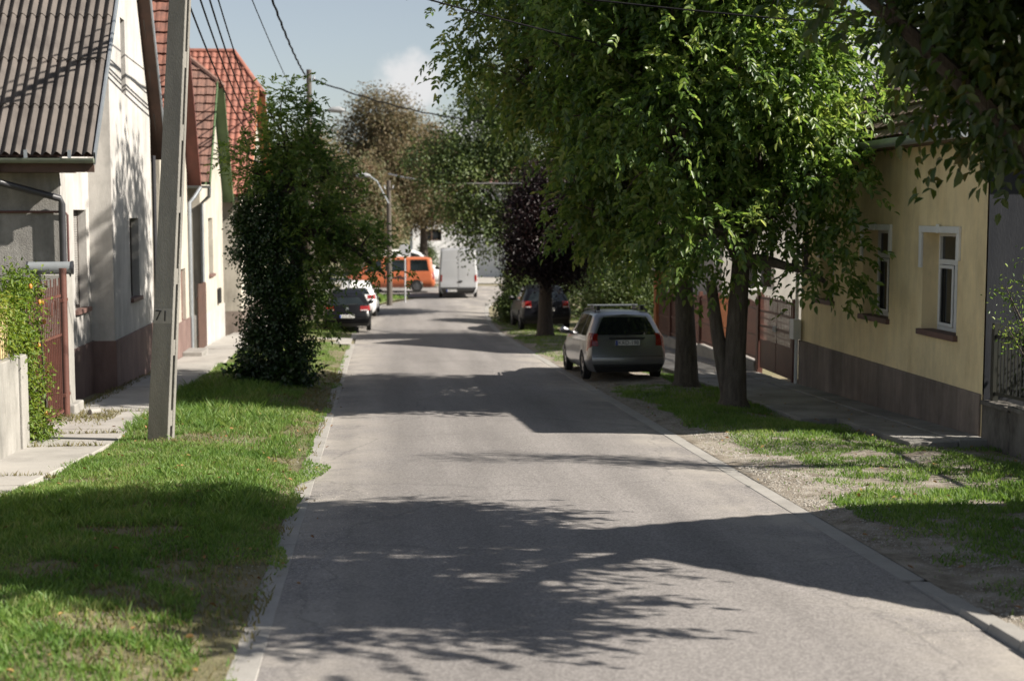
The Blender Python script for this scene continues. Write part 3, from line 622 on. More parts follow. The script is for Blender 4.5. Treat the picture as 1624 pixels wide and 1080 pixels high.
def window(root, xf, n, ua, ub, za, zb, rd, fm, style='plain', sill=None, pane='glass_dark'):
    x = xf - n * (rd - .005); t = .055; w_ = .06
    xa, xb = sorted((x, x - n * t)); f = MB()
    f.box(xa, xb, ua, ua + w_, za, zb).box(xa, xb, ub - w_, ub, za, zb).box(xa, xb, ua + w_, ub - w_, za, za + w_).box(xa, xb, ua + w_, ub - w_, zb - w_, zb)
    um = (ua + ub) / 2
    if style != 'plain':
        zt = za + (zb - za) * .70
        f.box(xa, xb, um - .045, um + .045, za + w_, zb - w_)
        if style == 'casement':
            f.box(xa, xb, ua + w_, um - .045, zt - .04, zt + .04).box(xa, xb, um + .045, ub - w_, zt - .04, zt + .04)
            for (p, q) in ((ua + w_, um - .045), (um + .045, ub - w_)):
                xs_ = sorted((xb if n > 0 else xa, (xb if n > 0 else xa) + n * .02))
                f.box(*xs_, p + .01, p + .06, za + w_ + .01, zt - .05).box(*xs_, q - .06, q - .01, za + w_ + .01, zt - .05).box(*xs_, p + .06, q - .06, za + w_ + .01, za + w_ + .06).box(*xs_, p + .06, q - .06, zt - .1, zt - .05)
    fo = f.build('window', fm, root, bevel=.004)
    px = (xa + xb) / 2 - n * .012
    MB().quad((px, ua + .01, za + .01), (px, ub - .01, za + .01), (px, ub - .01, zb - .01), (px, ua + .01, zb - .01)).build('pane', M[pane], fo)
    if style == 'shutter':
        s_ = MB(); z = za + .02
        while z < zb - .05:
            xs_ = sorted((px + n * .01, px + n * .03)); s_.box(*xs_, ua + w_, ub - w_, z, z + .04); z += .046
        s_.build('shutter', M['shutter'], fo)
    if sill:
        s_ = MB(); xs_ = sorted((xf - n * (rd - .06), xf + n * .07)); s_.box(*xs_, ua - .06, ub + .06, za - .075, za + .012)
        s_.build('sill', sill, fo, bevel=.008)
    return fo
def roof_rows(mb, xa, xb, y0, z0, y1, z1, kind, clip=None):
    """real tile or corrugated profile over a slope that rises from (y0,z0) to (y1,z1); xa < xb"""
    L = math.hypot(y1 - y0, z1 - z0); ny, nz_ = -(z1 - z0) / L, abs(y1 - y0) / L
    if y1 < y0: ny = (z1 - z0) / L
    pitch, row, step, amp, k = {'wave': (.177, 1.15, .022, .046, 8), 'flat': (.26, .34, .046, .012, 6), 'pan': (.24, .36, .035, .045, 8)}[kind]
    nr = max(1, int(round(L / row))); xs_ = np.arange(xa, xb + 1e-6, pitch / k)
    ph = (xs_ - xa) / pitch
    if kind == 'wave': prof = amp * np.sin(2 * np.pi * ph)
    elif kind == 'flat': prof = amp * (np.mod(ph, 1) > .82) + .006 * np.sin(2 * np.pi * ph)
    else: prof = amp * np.abs(np.sin(np.pi * ph)) ** 1.3
    rows = []
    for r_ in range(nr):
        jit = np.repeat(rng.normal(size=len(xs_) // k + 2) * (.006 if kind != 'wave' else 0), k)[:len(xs_)]
        jl = np.repeat(rng.normal(size=len(xs_) // k + 2) * (.010 if kind != 'wave' else .002), k)[:len(xs_)]
        for e, t in enumerate((r_ / nr, (r_ + 1) / nr)):
            h = prof + .02 + (step + jit if e == 0 else 0)
            tt = t + (jl / L if e == 0 else 0)
            cy = y0 + (y1 - y0) * tt; cz = z0 + (z1 - z0) * tt
            X_ = xs_ if clip is None else np.minimum(xs_, clip(z0 + (z1 - z0) * t))
            rows.append(np.stack([X_, cy + ny * h, cz + nz_ * h], 1))
    mb.grid(rows)
def gable_house(name, label, xf, rake, xback, e0, rd_, e2, wall, zpl, plinth, roof, kind, barge, soffit, holes, eov=.35, hip=None, base=None, group=None, extra=(), fac0=None, near_x=None):
    """gable facing the street on the left side; e0, rd_, e2 = (y, z) of near eave, ridge, far eave"""
    (y0, z0), (yr, zr), (y2, z2) = e0, rd_, e2
    zb = (gz(y2) - .35) if base is None else base
    root = thing(name, label, 'house', (xf, (y0 + y2) / 2, gz((y0 + y2) / 2)), group)
    s1 = (zr - z0) / (yr - y0); s2 = (zr - z2) / (y2 - yr); wa, wb = y0 + eov, y2 - eov
    hz = zr if hip is None else hip[0]
    topf = lambda u: min(hz, z0 + s1 * (u - y0), z2 + s2 * (y2 - u)) - .06
    cuts = [yr] if hip is None else [y0 + (hz - z0) / s1, y2 - (hz - z2) / s2]
    mb = MB()
    facade(mb, xf, 1, wa if fac0 is None else fac0, wb, zb, topf, holes, .16, cuts + list(extra))
    nx_ = xf if near_x is None else near_x
    mb.quad((nx_, wa, zb), (xback, wa, zb), (xback, wa, topf(wa)), (nx_, wa, topf(wa))).quad((xf, wb, zb), (xf, wb, topf(wb)), (xback, wb, topf(wb)), (xback, wb, zb))
    mb.quad((xback, wa, zb), (xback, wb, zb), (xback, wb, topf(wb)), (xback, yr, zr - .06), (xback, wa, topf(wa)))
    mb.build('wall', wall, root)
    if plinth:
        mb = MB().box(xback, xf + .03, wa - .03, wb + .03, zb, zpl); mb.build('plinth', plinth, root)
    clip = None
    if hip: clip = lambda z: rake - max(0, z - hip[0]) * hip[1]
    r1 = MB(); roof_rows(r1, xback - .3, rake, y0, z0, yr, zr, kind, clip); r2 = MB(); roof_rows(r2, xback - .3, rake, y2, z2, yr, zr, kind, clip)
    r1.v += []; i = len(r1.v); r1.v += r2.v; r1.f += [tuple(i + k for k in f) for f in r2.f]
    if hip:
        ya, yb = cuts; xr_ = rake - (zr - hip[0]) * hip[1]
        r1.quad((rake + .02, ya - .02, hip[0] + .02), (rake + .02, yb + .02, hip[0] + .02), (xr_, yr, zr + .05))
        r1.tube([(rake, ya, hip[0] + .04), (xr_, yr, zr + .07)], .09, 8).tube([(rake, yb, hip[0] + .04), (xr_, yr, zr + .07)], .09, 8)
    xr_ = rake if not hip else rake - (zr - hip[0]) * hip[1]
    r1.tube([(xback - .3, yr, zr + .05), (xr_, yr, zr + .05)], .10, 8)
    r1.build('roof', roof, root, recalc=False)
    # underside and rake boards
    so_ = MB(); th = .13
    for (ya, za, yb, zb_, s_) in ((y0, z0, cuts[0], hz if hip else zr, 1), (y2, z2, cuts[-1], hz if hip else zr, 1)):
        so_.quad((rake - .02, ya, za - .03), (xback, ya, za - .03), (xback, yb, zb_ - .03), (rake - .02, yb, zb_ - .03))
    so_.build('soffit', soffit, root)
    for (ya, za, yb, zb_) in ((y0 - .02, z0, cuts[0], hz if hip else zr), (y2 + .02, z2, cuts[-1], hz if hip else zr)):
        bg_ = MB()
        bg_.quad((rake + .015, ya, za - .17), (rake + .015, ya, za + .045), (rake + .015, yb, zb_ + .045), (rake + .015, yb, zb_ - .17))
        bg_.quad((rake - .015, ya, za - .17), (rake - .015, ya, za + .045), (rake - .015, yb, zb_ + .045), (rake - .015, yb, zb_ - .17))
        bg_.quad((rake - .015, ya, za - .17), (rake + .015, ya, za - .17), (rake + .015, yb, zb_ - .17), (rake - .015, yb, zb_ - .17))
        bg_.quad((rake - .015, ya, za + .045), (rake + .015, ya, za + .045), (rake + .015, yb, zb_ + .045), (rake - .015, yb, zb_ + .045))
        bg_.build('barge_board', barge, root)
    return root
def gutter(root, x0, x1, y, z, mat, r=.07):
    mb = MB(); pts = []
    for x in (x0, x1): pts.append([(x, y + r * math.cos(a), z + r * math.sin(a)) for a in np.linspace(math.pi, 2 * math.pi, 9)])
    mb.grid(pts); mb.grid([[(x, p[1] * 1 + 0, p[2] - .006) for p in pts[0]] for x in (x0, x1)])
    for x in (x0, x1): mb.quad(*[(x, y + r * math.cos(a), z + r * math.sin(a)) for a in np.linspace(math.pi, 2 * math.pi, 9)])
    return mb.build('gutter', mat, root, smooth=True)

# white house with corrugated roof -------------------------------------------------
E0, RG, E2 = (25.99, 3.58), (31.3, 9.9), (34.8, 3.85)
s1 = (RG[1] - E0[1]) / (RG[0] - E0[0])
wh = gable_house('white_house', 'white plastered house with grey corrugated roof and brown plinth beside the numbered concrete pole', -5.3, -5.0, -13, E0, RG, E2, M['white_plaster'], 0.0, None,
                 M['corrugated'], 'wave', M['galvanised'], M['wood_dark'], [(31.14, 32.27, .72, 2.45), (30.58, 31.1, 5.05, 6.6)], eov=.61, fac0=29.15, near_x=-5.76)
root = wh
# recessed near bay of the facade
mb = MB(); facade(mb, -5.75, 1, 26.6, 29.15, -1.5, lambda u: E0[1] + s1 * (u - E0[0]) - .06, [(27.69, 28.85, .70, 2.62)], .16)
mb.quad((-5.3, 29.15, -1.5), (-5.75, 29.15, -1.5), (-5.75, 29.15, 7.1), (-5.3, 29.15, 7.1))
mb.build('wall', M['white_plaster'], root)
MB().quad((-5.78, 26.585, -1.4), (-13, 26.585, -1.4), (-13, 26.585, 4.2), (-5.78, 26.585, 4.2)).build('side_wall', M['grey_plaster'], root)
MB().box(-5.72, -5.268, 29.12, 34.22, -1.6, 0.0).box(-6.2, -5.72, 26.56, 29.12, -1.5, 0.0).build('plinth', M['plinth_red'], root, bevel=.01)
window(root, -5.3, 1, 31.14, 32.27, .72, 2.45, .16, M['frame_dark'], 'plain', M['sill_brown'])
window(root, -5.3, 1, 30.58, 31.1, 5.05, 6.6, .16, M['frame_dark'], 'shutter')
window(root, -5.75, 1, 27.69, 28.85, .70, 2.62, .16, M['frame_dark'], 'shutter', M['sill_brown'])
gutter(root, -5.0, -12.9, 25.93, 3.52, M['gutter_green'], .085)
MB().box(-12.9, -5.02, 26.02, 26.06, 3.28, 3.5).build('fascia', M['wood_dark'], root)
MB().box(-12.9, -5.45, 26.08, 26.6, 3.28, 3.31).build('eave_soffit', M['wood_dark'], root)
mb = MB(); mb.tube([(-6.72, 25.95, 3.46), (-6.72, 25.95, 3.2), (-6.68, 26.02, 3.1), (-5.72, 26.44, 2.82), (-5.69, 26.46, 2.72), (-5.69, 26.46, -.7)], .062, 12); mb.build('downpipe', M['gutter_dark'], root, smooth=True)
mb = MB(); mb.tube([(-8.5, 26.54, 2.58), (-5.66, 26.54, 2.58), (-5.62, 26.56, 2.52), (-5.62, 26.56, .9)], .022, 8)
mb.tube([(-6.9, 26.54, 2.58), (-6.9, 26.54, -.6)], .018, 8).tube([(-7.4, 26.5, 2.35), (-7.12, 26.5, 2.35), (-7.05, 26.5, 2.26), (-7.05, 26.5, -.6)], .024, 8)
mb.build('gas_pipe', M['gas_pipe'], root, smooth=True)
for x in (-5.4, -6.15, -7.1): MB().box(x - .03, x + .03, 25.8, 25.815, 3.52, 3.66).build('gutter_bracket', M['galvanised'], root)
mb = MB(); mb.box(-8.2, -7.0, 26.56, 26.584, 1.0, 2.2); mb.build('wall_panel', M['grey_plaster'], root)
mb = MB(); mb.tube([(-5.26, 34.36, 3.9), (-5.26, 34.36, -1.0)], .05, 8); mb.build('downpipe', M['gutter_dark'], root, smooth=True)

# second house: red tiles, red rake boards
h2 = gable_house('brick_roofed_house', 'cream house with worn red tiled roof and red rake boards directly behind the concrete pole', -5.3, -4.95, -13, (35.25, 4.2), (37.95, 8.5), (40.75, 3.35), M['cream_plaster'], 0, None,
                 M['tile_old'], 'flat', M['wood_red'], M['wood_red'], [(36.6, 37.6, .3, 2.0), (38.9, 39.8, -1.25, 1.05)], eov=.3)
window(h2, -5.3, 1, 36.6, 37.6, .3, 2.0, .16, M['frame_dark'], 'cross', M['sill_brown'])
d_ = MB(); d_.box(-5.45, -5.40, 38.9, 39.8, -1.25, 1.05).box(-5.40, -5.385, 39.0, 39.7, -1.1, -.2).box(-5.40, -5.385, 39.0, 39.7, 0, .95); dd = d_.build('door', M['wood_red'], h2, bevel=.005)
MB().tube([(-5.38, 39.05, -.1), (-5.33, 39.05, -.1), (-5.33, 39.17, -.1)], .012, 8).build('handle', M['galvanised'], dd)
MB().box(-5.27, -4.75, 38.7, 40.0, -1.55, -1.17).build('step', M['old_slab'], h2, bevel=.01)
MB().box(-12.9, -5.27, 35.52, 40.48, -1.8, -.35).build('plinth', M['plinth_red'], h2)
mb = MB(); mb.tube([(-4.95, 40.72, 3.28), (-5.12, 40.6, 3.0), (-5.24, 40.5, 2.85), (-5.24, 40.5, -1.5)], .055, 10); mb.build('downpipe', M['galvanised'], h2, smooth=True)
gutter(h2, -4.95, -12.9, 35.2, 4.14, M['galvanised'], .07)
# third house
h3 = gable_house('half_hipped_house', 'cream house with brown tiled clipped gable and green rake boards, third along the left pavement', -5.3, -4.95, -13, (42.97, 3.42), (46.45, 7.8), (49.75, 2.95), M['cream_plaster'], 0, None,
                 M['tile_brown'], 'flat', M['wood_green'], M['wood_green'], [(45.3, 46.5, .62, 2.4)], eov=.35, hip=(6.6, 1.25))
window(h3, -5.3, 1, 45.3, 46.5, .62, 2.4, .16, M['wood_grey'], 'cross', M['sill_brown'], pane='curtain')
MB().box(-12.9, -5.27, 43.3, 49.42, -2.1, -.5).build('plinth', M['pale_plaster'], h3)
gutter(h3, -4.95, -12.9, 42.92, 3.36, M['galvanised'], .07)
mb = MB(); mb.tube([(-4.97, 42.95, 3.3), (-5.0, 43.1, 3.05), (-5.24, 43.28, 2.85), (-5.24, 43.28, -1.5)], .055, 10); mb.build('downpipe', M['galvanised'], h3, smooth=True)
MB().box(-5.26, -5.2, 47.4, 47.8, -.4, .1).box(-5.2, -5.19, 47.43, 47.77, -.37, .07).build('meter_box', M['plastic_black'], h3)
mb = MB(); mb.box(-5.2, -4.98, 41.0, 42.8, -1.7, .1); 
# gateway between second and third houses
gt = thing('wooden_gate', 'red brown wooden gate between two cream houses on the left pavement', 'gate', (-5.1, 41.9, gz(41.9)))
mb = MB()
for i in range(12): mb.box(-5.13, -5.1, 40.95 + i * .155, 41.09 + i * .155, gz(41.9) + .06, gz(41.9) + 1.95 + .02 * math.sin(i))
mb.build('door_leaf', M['wood_dark'], gt)
for dz in (.4, 1.5): MB().box(-5.16, -5.135, 40.95, 42.8, gz(41.9) + dz, gz(41.9) + dz + .1).build('crossbar', M['wood_dark'], gt)
# fourth house
h4 = gable_house('orange_roofed_house', 'house with bright orange red pantile roof and clipped gable, fourth along the left pavement', -4.85, -4.45, -14, (50.6, 3.15), (56.3, 8.7), (62.2, 3.15), M['cream_plaster'], 0, None,
                 M['tile_orange'], 'pan', M['wood_orange'], M['wood_orange'], [(53.0, 54.2, 0.1, 1.7), (57.0, 58.2, 0.1, 1.7)], eov=.35, hip=(7.2, .7))
for u in (53.0, 57.0): window(h4, -4.85, 1, u, u + 1.2, .1, 1.7, .16, M['frame_white'], 'cross', M['sill_brown'])
MB().box(-13.9, -4.82, 50.93, 61.87, -2.3, -.9).build('plinth', M['plinth_brown'], h4)
gutter(h4, -4.45, -13.9, 50.55, 3.09, M['gutter_dark'], .07)
# fifth, far left
h5 = gable_house('pale_house', 'pale plastered house behind the parked black hatchback at far left', -6.3, -5.95, -14, (64.5, 2.7), (68.3, 6.0), (72.2, 2.7), M['pale_plaster'], 0, None,
                 M['tile_brown'], 'flat', M['wood_dark'], M['wood_dark'], [(66.5, 67.7, -.3, 1.2), (69.2, 70.4, -.3, 1.2)], eov=.35)
for u in (66.5, 69.2): window(h5, -6.3, 1, u, u + 1.2, -.3, 1.2, .16, M['frame_white'], 'cross', M['sill_brown'])
MB().box(-13.9, -6.27, 64.83, 71.87, -2.3, -1.1).build('plinth', M['plinth_red'], h5)

# yellow house on the right ---------------------------------------------------------
yh = thing('yellow_house', 'yellow plastered house with tall white windows and brown plinth along the right pavement', 'house', (8.5, 23.65, gz(23.65)))
XW, YA, YB = 8.5, 19.3, 28.05
W1, W2, W3 = (20.28, 21.64, .74, 2.26), (23.1, 24.4, .78, 2.27), (26.0, 26.87, .9, 2.25)
mb = MB(); facade(mb, XW, -1, YA, YB, -1.3, lambda u: 3.72, [W1, W2, W3], .26)
mb.quad((XW, YB, -1.3), (16, YB, -1.3), (16, YB, 3.72), (12.3, YB, 6.55), (XW, YB, 3.72)).quad((16, YA, -1.3), (16, YB, -1.3), (16, YB, 3.72), (16, YA, 3.72))
mb.build('wall', M['yellow_plaster'], yh)
MB().quad((XW + .02, YA - .004, -1.3), (16, YA - .004, -1.3), (16, YA - .004, 3.72), (12.3, YA - .004, 6.55), (XW + .02, YA - .004, 3.72)).build('side_wall', M['shaded_render'], yh)
MB().box(XW - .035, 16.02, YA + .03, YB + .03, -1.4, 0.0).build('plinth', M['plinth_brown'], yh, bevel=.01)
for wv in (W1, W2): window(yh, XW, -1, *wv, .26, M['frame_white'], 'casement', M['sill_brown'], pane='glass_dark')
window(yh, XW, -1, *W3, .26, M['frame_white'], 'cross', M['sill_brown'])
for (a, b, c, d) in (W1, W2, W3):
    mb = MB(); mb.box(XW - .045, XW - .001, a - .10, b + .10, d + .0, d + .10).box(XW - .04, XW - .001, b + .001, b + .10, d - .55, d - .001).box(XW - .04, XW - .001, a - .10, a - .001, d - .40, d - .001)
    mb.box(XW - .06, XW - .046, (a + b) / 2 - .05, (a + b) / 2 + .05, d - .005, d + .13)
    mb.build('window_surround', M['trim_white'], yh, bevel=.005)
for (a, b, c, d) in (W1, W2):
    MB().quad((XW + .36, a, c), (XW + .36, b, c), (XW + .36, b, d), (XW + .36, a, d)).build('curtain', M['curtain'], yh)
rf = MB()
def xz_roof(mb, x0, z0, x1, z1, ya, yb, kind):
    t = MB(); roof_rows(t, ya, yb, x0, z0, x1, z1, kind)
    i = len(mb.v); mb.v += [(p[1], p[0], p[2]) for p in t.v]; mb.f += [tuple(i + k for k in f) for f in t.f]
xz_roof(rf, 8.05, 3.72, 12.3, 6.75, YA - .35, YB + .35, 'flat'); xz_roof(rf, 16.5, 3.72, 12.3, 6.75, YA - .35, YB + .35, 'flat')
rf.tube([(12.3, YA - .35, 6.8), (12.3, YB + .35, 6.8)], .1, 8)
rf.build('roof', M['tile_dark'], yh, recalc=False)
MB().box(8.07, 8.5, YA - .34, YB + .34, 3.60, 3.66).box(8.5, 16.4, YA - .34, YA - .005, 3.60, 3.66).build('soffit', M['wood_dark'], yh)
gutter_mb = MB(); gutter_mb.tube([(8.0, YA - .35, 3.66), (8.0, YB + .35, 3.66)], .07, 10); gutter_mb.build('gutter', M['galvanised'], yh, smooth=True)
mb = MB(); mb.tube([(XW - .06, YB + .1, 3.6), (XW - .06, YB + .1, -.9)], .035, 8); mb.build('downpipe', M['trim_white'], yh, smooth=True)
mb = MB().box(XW - .2, XW - .04, YB - .16, YB + .12, .02, .42); mb.build('meter_box', M['frame_white'], yh, bevel=.01)

# low wall with iron railing next to the yellow house
rl = thing('iron_railing_fence', 'dark iron railing on a stained low concrete wall at right of the yellow house', 'fence', (8.5, 16, gz(16)))
mb = MB()
for k in range(8): y = 12.0 + k * .89; mb.box(8.42, 8.66, y, y + .886, gz(y + .9) - .2, gz(y + .45) + .52)
mb.build('base_wall', M['stained_concrete'], rl, bevel=.01)
mb = MB()
for k in range(8): y = 12.0 + k * .89; mb.box(8.38, 8.70, y, y + .888, gz(y + .45) + .523, gz(y + .45) + .58)
mb.build('coping', M['stained_concrete'], rl, bevel=.01)
mb = MB(); y = 12.05
while y < 19.1:
    zb = gz(y) + .72; mb.box(8.525, 8.551, y, y + .026, zb, zb + .88); y += .105
for dz in (.70, 1.50): mb.bar((8.538, 12.0, gz(12) + dz), (8.538, 19.1, gz(19.1) + dz), .03, .045)
mb.build('railing', M['iron_dark'], rl)
for y in (12.1, 15.6, 19.0): MB().box(8.5, 8.58, y - .04, y + .04, gz(y) + .55, gz(y) + 1.68).build('post', M['iron_dark'], rl)

# red brown steel gate and panel fence past the yellow house
gr = thing('steel_gate', 'red brown pressed steel double gate beside the far corner of the yellow house', 'gate', (8.5, 29.8, gz(29.8)))
ZG = -.88
def gate_leaf(ya, yb, z0, z1):
    mb = MB(); mb.box(8.48, 8.51, ya, yb, z0, z0 + .62)                     # solid sheet below
    for z in (z0 + .62, z0 + .95, z0 + 1.28, z1 - .03): mb.bar((8.495, ya, z), (8.495, yb, z), .045, .05)
    n = int((yb - ya) / .11)
    for i in range(n + 1):
        y = ya + (yb - ya) * i / n; mb.box(8.485, 8.505, y - .012, y + .012, z0 + .62, z1 + .04 * (i % 2))
    for k in range(2):
        zc = z0 + .8 + k * .33
        for i in range(n):
            y = ya + (yb - ya) * (i + .5) / n
            mb.quad((8.475, y - .05, zc), (8.475, y, zc - .1), (8.475, y + .05, zc), (8.475, y, zc + .1))
    return mb
for a, b in ((28.5, 29.75), (29.8, 31.05)):
    lf = gate_leaf(a, b, ZG, .72).build('gate_leaf', M['gate_red'], gr)
    MB().box(8.43, 8.47, (29.7 if a < 29 else 29.83), (29.74 if a < 29 else 29.87), ZG + .9, ZG + 1.02).build('handle', M['frame_white'], lf)
for y in (28.42, 31.12): MB().box(8.43, 8.55, y - .05, y + .05, ZG - .3, .80).build('post', M['gate_red'], gr)
pf = thing('panel_fence', 'red brown panel fence on a low concrete base between steel gate and tall pillar', 'fence', (8.5, 37, gz(37)))
for k in range(6):
    ya = 31.3 + k * 1.92; zb = gz(ya + .9) + .35
    mb = MB(); 
    for z in (zb + .06, zb + .55, zb + 1.15): mb.bar((8.5, ya + .06, z), (8.5, ya + 1.84, z), .03, .05)
    for i in range(16):
        y = ya + .09 + i * .113; mb.box(8.51, 8.525, y, y + .08, zb, zb + 1.25 + .08 * math.sin(math.pi * i / 15))
    mb.build('panel', M['gate_red'] if k != 1 else M['wood_orange'], pf)
    MB().box(8.45, 8.55, ya - .05, ya + .05, zb - .3, zb + 1.42).build('post', M['gate_red'], pf)
    MB().box(8.4, 8.6, ya - .02, ya + 1.88, zb - .9, zb - .03).build('base_wall', M['concrete'], pf, bevel=.01)
pp = thing('gate_pillar', 'tall tan rendered gate pillar with a flat cap behind the silver estate car', 'pillar', (8.6, 43.0, gz(43)))
MB().box(8.42, 8.78, 42.8, 43.16, gz(43) - .2, .80).build('shaft', M['wood_orange'], pp, bevel=.01)
MB().box(8.36, 8.84, 42.74, 43.22, .803, .87).build('cap', M['concrete'], pp, bevel=.01)

# white house behind the gate (its side wall faces the camera)
wr = thing('white_cottage', 'white cottage with grey corrugated roof standing behind the red brown steel gate', 'house', (12, 40, gz(40)))
mb = MB()
def rot_fac(mb, y, x0, x1, zb, zt, holes):
    t = MB(); facade(t, y, -1, x0, x1, zb, lambda u: zt, holes, .12); i = len(mb.v)
    mb.v += [(p[1], p[0], p[2]) for p in t.v]; mb.f += [tuple(i + k for k in f) for f in t.f]
rot_fac(mb, 38.0, 9.3, 17, -1.9, 3.1, [(9.95, 10.75, .48, 1.26)])
mb.quad((9.3, 38, -1.9), (9.3, 46, -1.9), (9.3, 46, 3.1), (9.3, 42, 5.5), (9.3, 38, 3.1)).quad((9.3, 46, -1.9), (17, 46, -1.9), (17, 46, 3.1), (9.3, 46, 3.1)).quad((17, 38, -1.9), (17, 46, -1.9), (17, 46, 3.1), (17, 42, 5.5), (17, 38, 3.1))
mb.build('wall', M['pale_plaster'], wr)
mb = MB(); roof_rows(mb, 8.95, 17.3, 37.6, 3.0, 42, 5.65, 'wave'); roof_rows(mb, 8.95, 17.3, 46.4, 3.0, 42, 5.65, 'wave'); mb.build('roof', M['corrugated'], wr, recalc=False)
f = MB(); f.box(9.95, 10.01, 38.06, 38.11, .48, 1.26).box(10.69, 10.75, 38.06, 38.11, .48, 1.26).box(10.01, 10.69, 38.06, 38.11, .48, .54).box(10.01, 10.69, 38.06, 38.11, 1.2, 1.26).box(10.31, 10.38, 38.06, 38.11, .54, 1.2)
fo = f.build('window', M['frame_white'], wr); MB().quad((9.96, 38.09, .49), (10.74, 38.09, .49), (10.74, 38.09, 1.25), (9.96, 38.09, 1.25)).build('pane', M['glass_dark'], fo)
MB().box(9.27, 17.03, 37.96, 46.03, -1.95, -.6).build('plinth', M['concrete'], wr)
# house right beside the photographer, its gable throws the large shadow on the road
hr = thing('grey_house', 'grey gabled house beside the road just right of the foreground walnut tree', 'house', (8.5, 10.5, gz(10.5)))
mb = MB(); zb = gz(11.9) - .3; ze = gz(10.5) + 3.3
facade(mb, 8.5, -1, 8.5, 12.45, zb, lambda u: ze + (2 - abs(u - 10.5)) * 1.05 - .02, [(9.8, 11.1, .5, 1.9)], .2, [10.5])
mb.quad((8.5, 8.5, zb), (16, 8.5, zb), (16, 8.5, ze), (8.5, 8.5, ze)).quad((8.5, 12.45, zb), (16, 12.45, zb), (16, 12.45, ze), (8.5, 12.45, ze)).quad((16, 8.5, zb), (16, 12.45, zb), (16, 12.45, ze), (16, 10.5, ze + 2), (16, 8.5, ze))
mb.build('wall', M['grey_plaster'], hr)
mb = MB(); roof_rows(mb, 8.4, 16.2, 8.35, ze - .15, 10.5, ze + 2.1, 'flat'); roof_rows(mb, 8.4, 16.2, 12.6, ze - .15, 10.5, ze + 2.1, 'flat'); mb.build('roof', M['tile_old'], hr, recalc=False)
window(hr, 8.5, -1, 9.8, 11.1, .5, 1.9, .2, M['frame_white'], 'cross', M['sill_brown'])
# white building closing the street
wb_ = thing('white_building', 'white building at the far end of the street behind the vans', 'building', (6, 102, gz(102)))
mb = MB(); rot_fac(mb, 101.0, 2.4, 14, -2.6, 4.6, [(3.05, 4.45, .6, 1.42), (8.6, 10, .6, 1.42)])
mb.quad((2.4, 101, -2.6), (2.4, 110, -2.6), (2.4, 110, 4.6), (2.4, 105.5, 6.4), (2.4, 101, 4.6)).quad((14, 101, -2.6), (14, 110, -2.6), (14, 110, 4.6), (14, 105.5, 6.4), (14, 101, 4.6))
mb.build('wall', M['bright_plaster'], wb_)
mb = MB(); roof_rows(mb, 2.0, 14.4, 100.5, 4.5, 105.5, 6.5, 'flat'); roof_rows(mb, 2.0, 14.4, 110.5, 4.5, 105.5, 6.5, 'flat'); mb.build('roof', M['tile_brown'], wb_, recalc=False)
for (a, b, c, d) in [(3.05, 4.45, .6, 1.42), (8.6, 10, .6, 1.42)]:
    f = MB().box(a, a + .08, 101.06, 101.12, c, d).box(b - .08, b, 101.06, 101.12, c, d).box(a + .08, b - .08, 101.06, 101.12, c, c + .08).box(a + .08, b - .08, 101.06, 101.12, d - .08, d).box((a + b) / 2 - .05, (a + b) / 2 + .05, 101.06, 101.12, c + .08, d - .08)
    fo = f.build('window', M['wood_dark'], wb_); MB().quad((a, 101.1, c), (b, 101.1, c), (b, 101.1, d), (a, 101.1, d)).build('pane', M['glass_dark'], fo)

# ------------------------------------------------------------------ left front garden
gw = thing('garden_wall', 'whitewashed low garden wall with a grey end post at the left pavement edge', 'wall', (-4.95, 16, gz(16)))
mb = MB()
for k in range(6): y = 12.2 + k * 1.25; mb.box(-5.12, -4.87, y, y + 1.247, gz(y + 1.3) - .3, gz(y + .6) + 1.27)
mb.build('wall_panel', M['garden_wall'], gw, bevel=.012)
MB().box(-5.14, -4.84, 19.72, 20.08, gz(20.1) - .3, gz(19.9) + 1.30).build('end_post', M['concrete'], gw, bevel=.012)
yf = thing('slat_fence', 'yellowed wooden slat fence standing on top of the whitewashed garden wall', 'fence', (-4.98, 17, gz(17) + 1.27))
mb = MB(); y = 12.3
while y < 19.6:
    z0 = gz(y) + 1.29; mb.box(-5.0, -4.975, y, y + .06, z0, z0 + .72); y += .105
mb.build('slats', M['wood_yellow'], yf)
mb = MB()
for dz in (.12, .62): mb.bar((-5.02, 12.2, gz(12.2) + 1.29 + dz), (-5.02, 19.66, gz(19.66) + 1.29 + dz), .035, .06)
mb.build('rail', M['wood_yellow'], yf)
for y in (12.4, 16, 19.5): MB().box(-5.08, -5.035, y - .03, y + .03, gz(y) + 1.27, gz(y) + 2.08).build('post', M['wood_yellow'], yf)
ig = thing('garden_gate', 'red brown sheet steel garden gate with pointed bars, half hidden by the climbing bush', 'gate', (-5.16, 22.3, gz(22.3)))
mb = MB(); zg = gz(22.3)
mb.box(-5.175, -5.16, 20.25, 23.6, zg + .05, zg + 1.35)
y = 20.3
while y < 23.6:
    mb.box(-5.155, -5.138, y, y + .02, zg + .1, zg + 2.15 + .12 * (int(y * 10) % 2)); y += .12
for z in (.1, 1.35, 1.98): mb.bar((-5.147, 20.25, zg + z), (-5.147, 23.6, zg + z), .03, .04)
for k in range(5):
    yc = 20.75 + k * .6; mb.tube([(-5.147, yc + .16 * math.cos(a), zg + 1.68 + .26 * math.sin(a)) for a in np.linspace(0, math.pi, 9)], .011, 6)
mb.build('gate_leaf', M['gate_red'], ig)
mb = MB().tube([(-5.12, 23.72, zg - .2), (-5.12, 23.72, zg + 2.42)], .06, 12); mb.build('post', M['gate_red'], ig, smooth=True)
for z in (.35, 1.9): MB().bar((-5.12, 23.6, zg + z), (-5.12, 23.95, zg + z), .05, .05).build('hinge', M['gate_red'], ig)
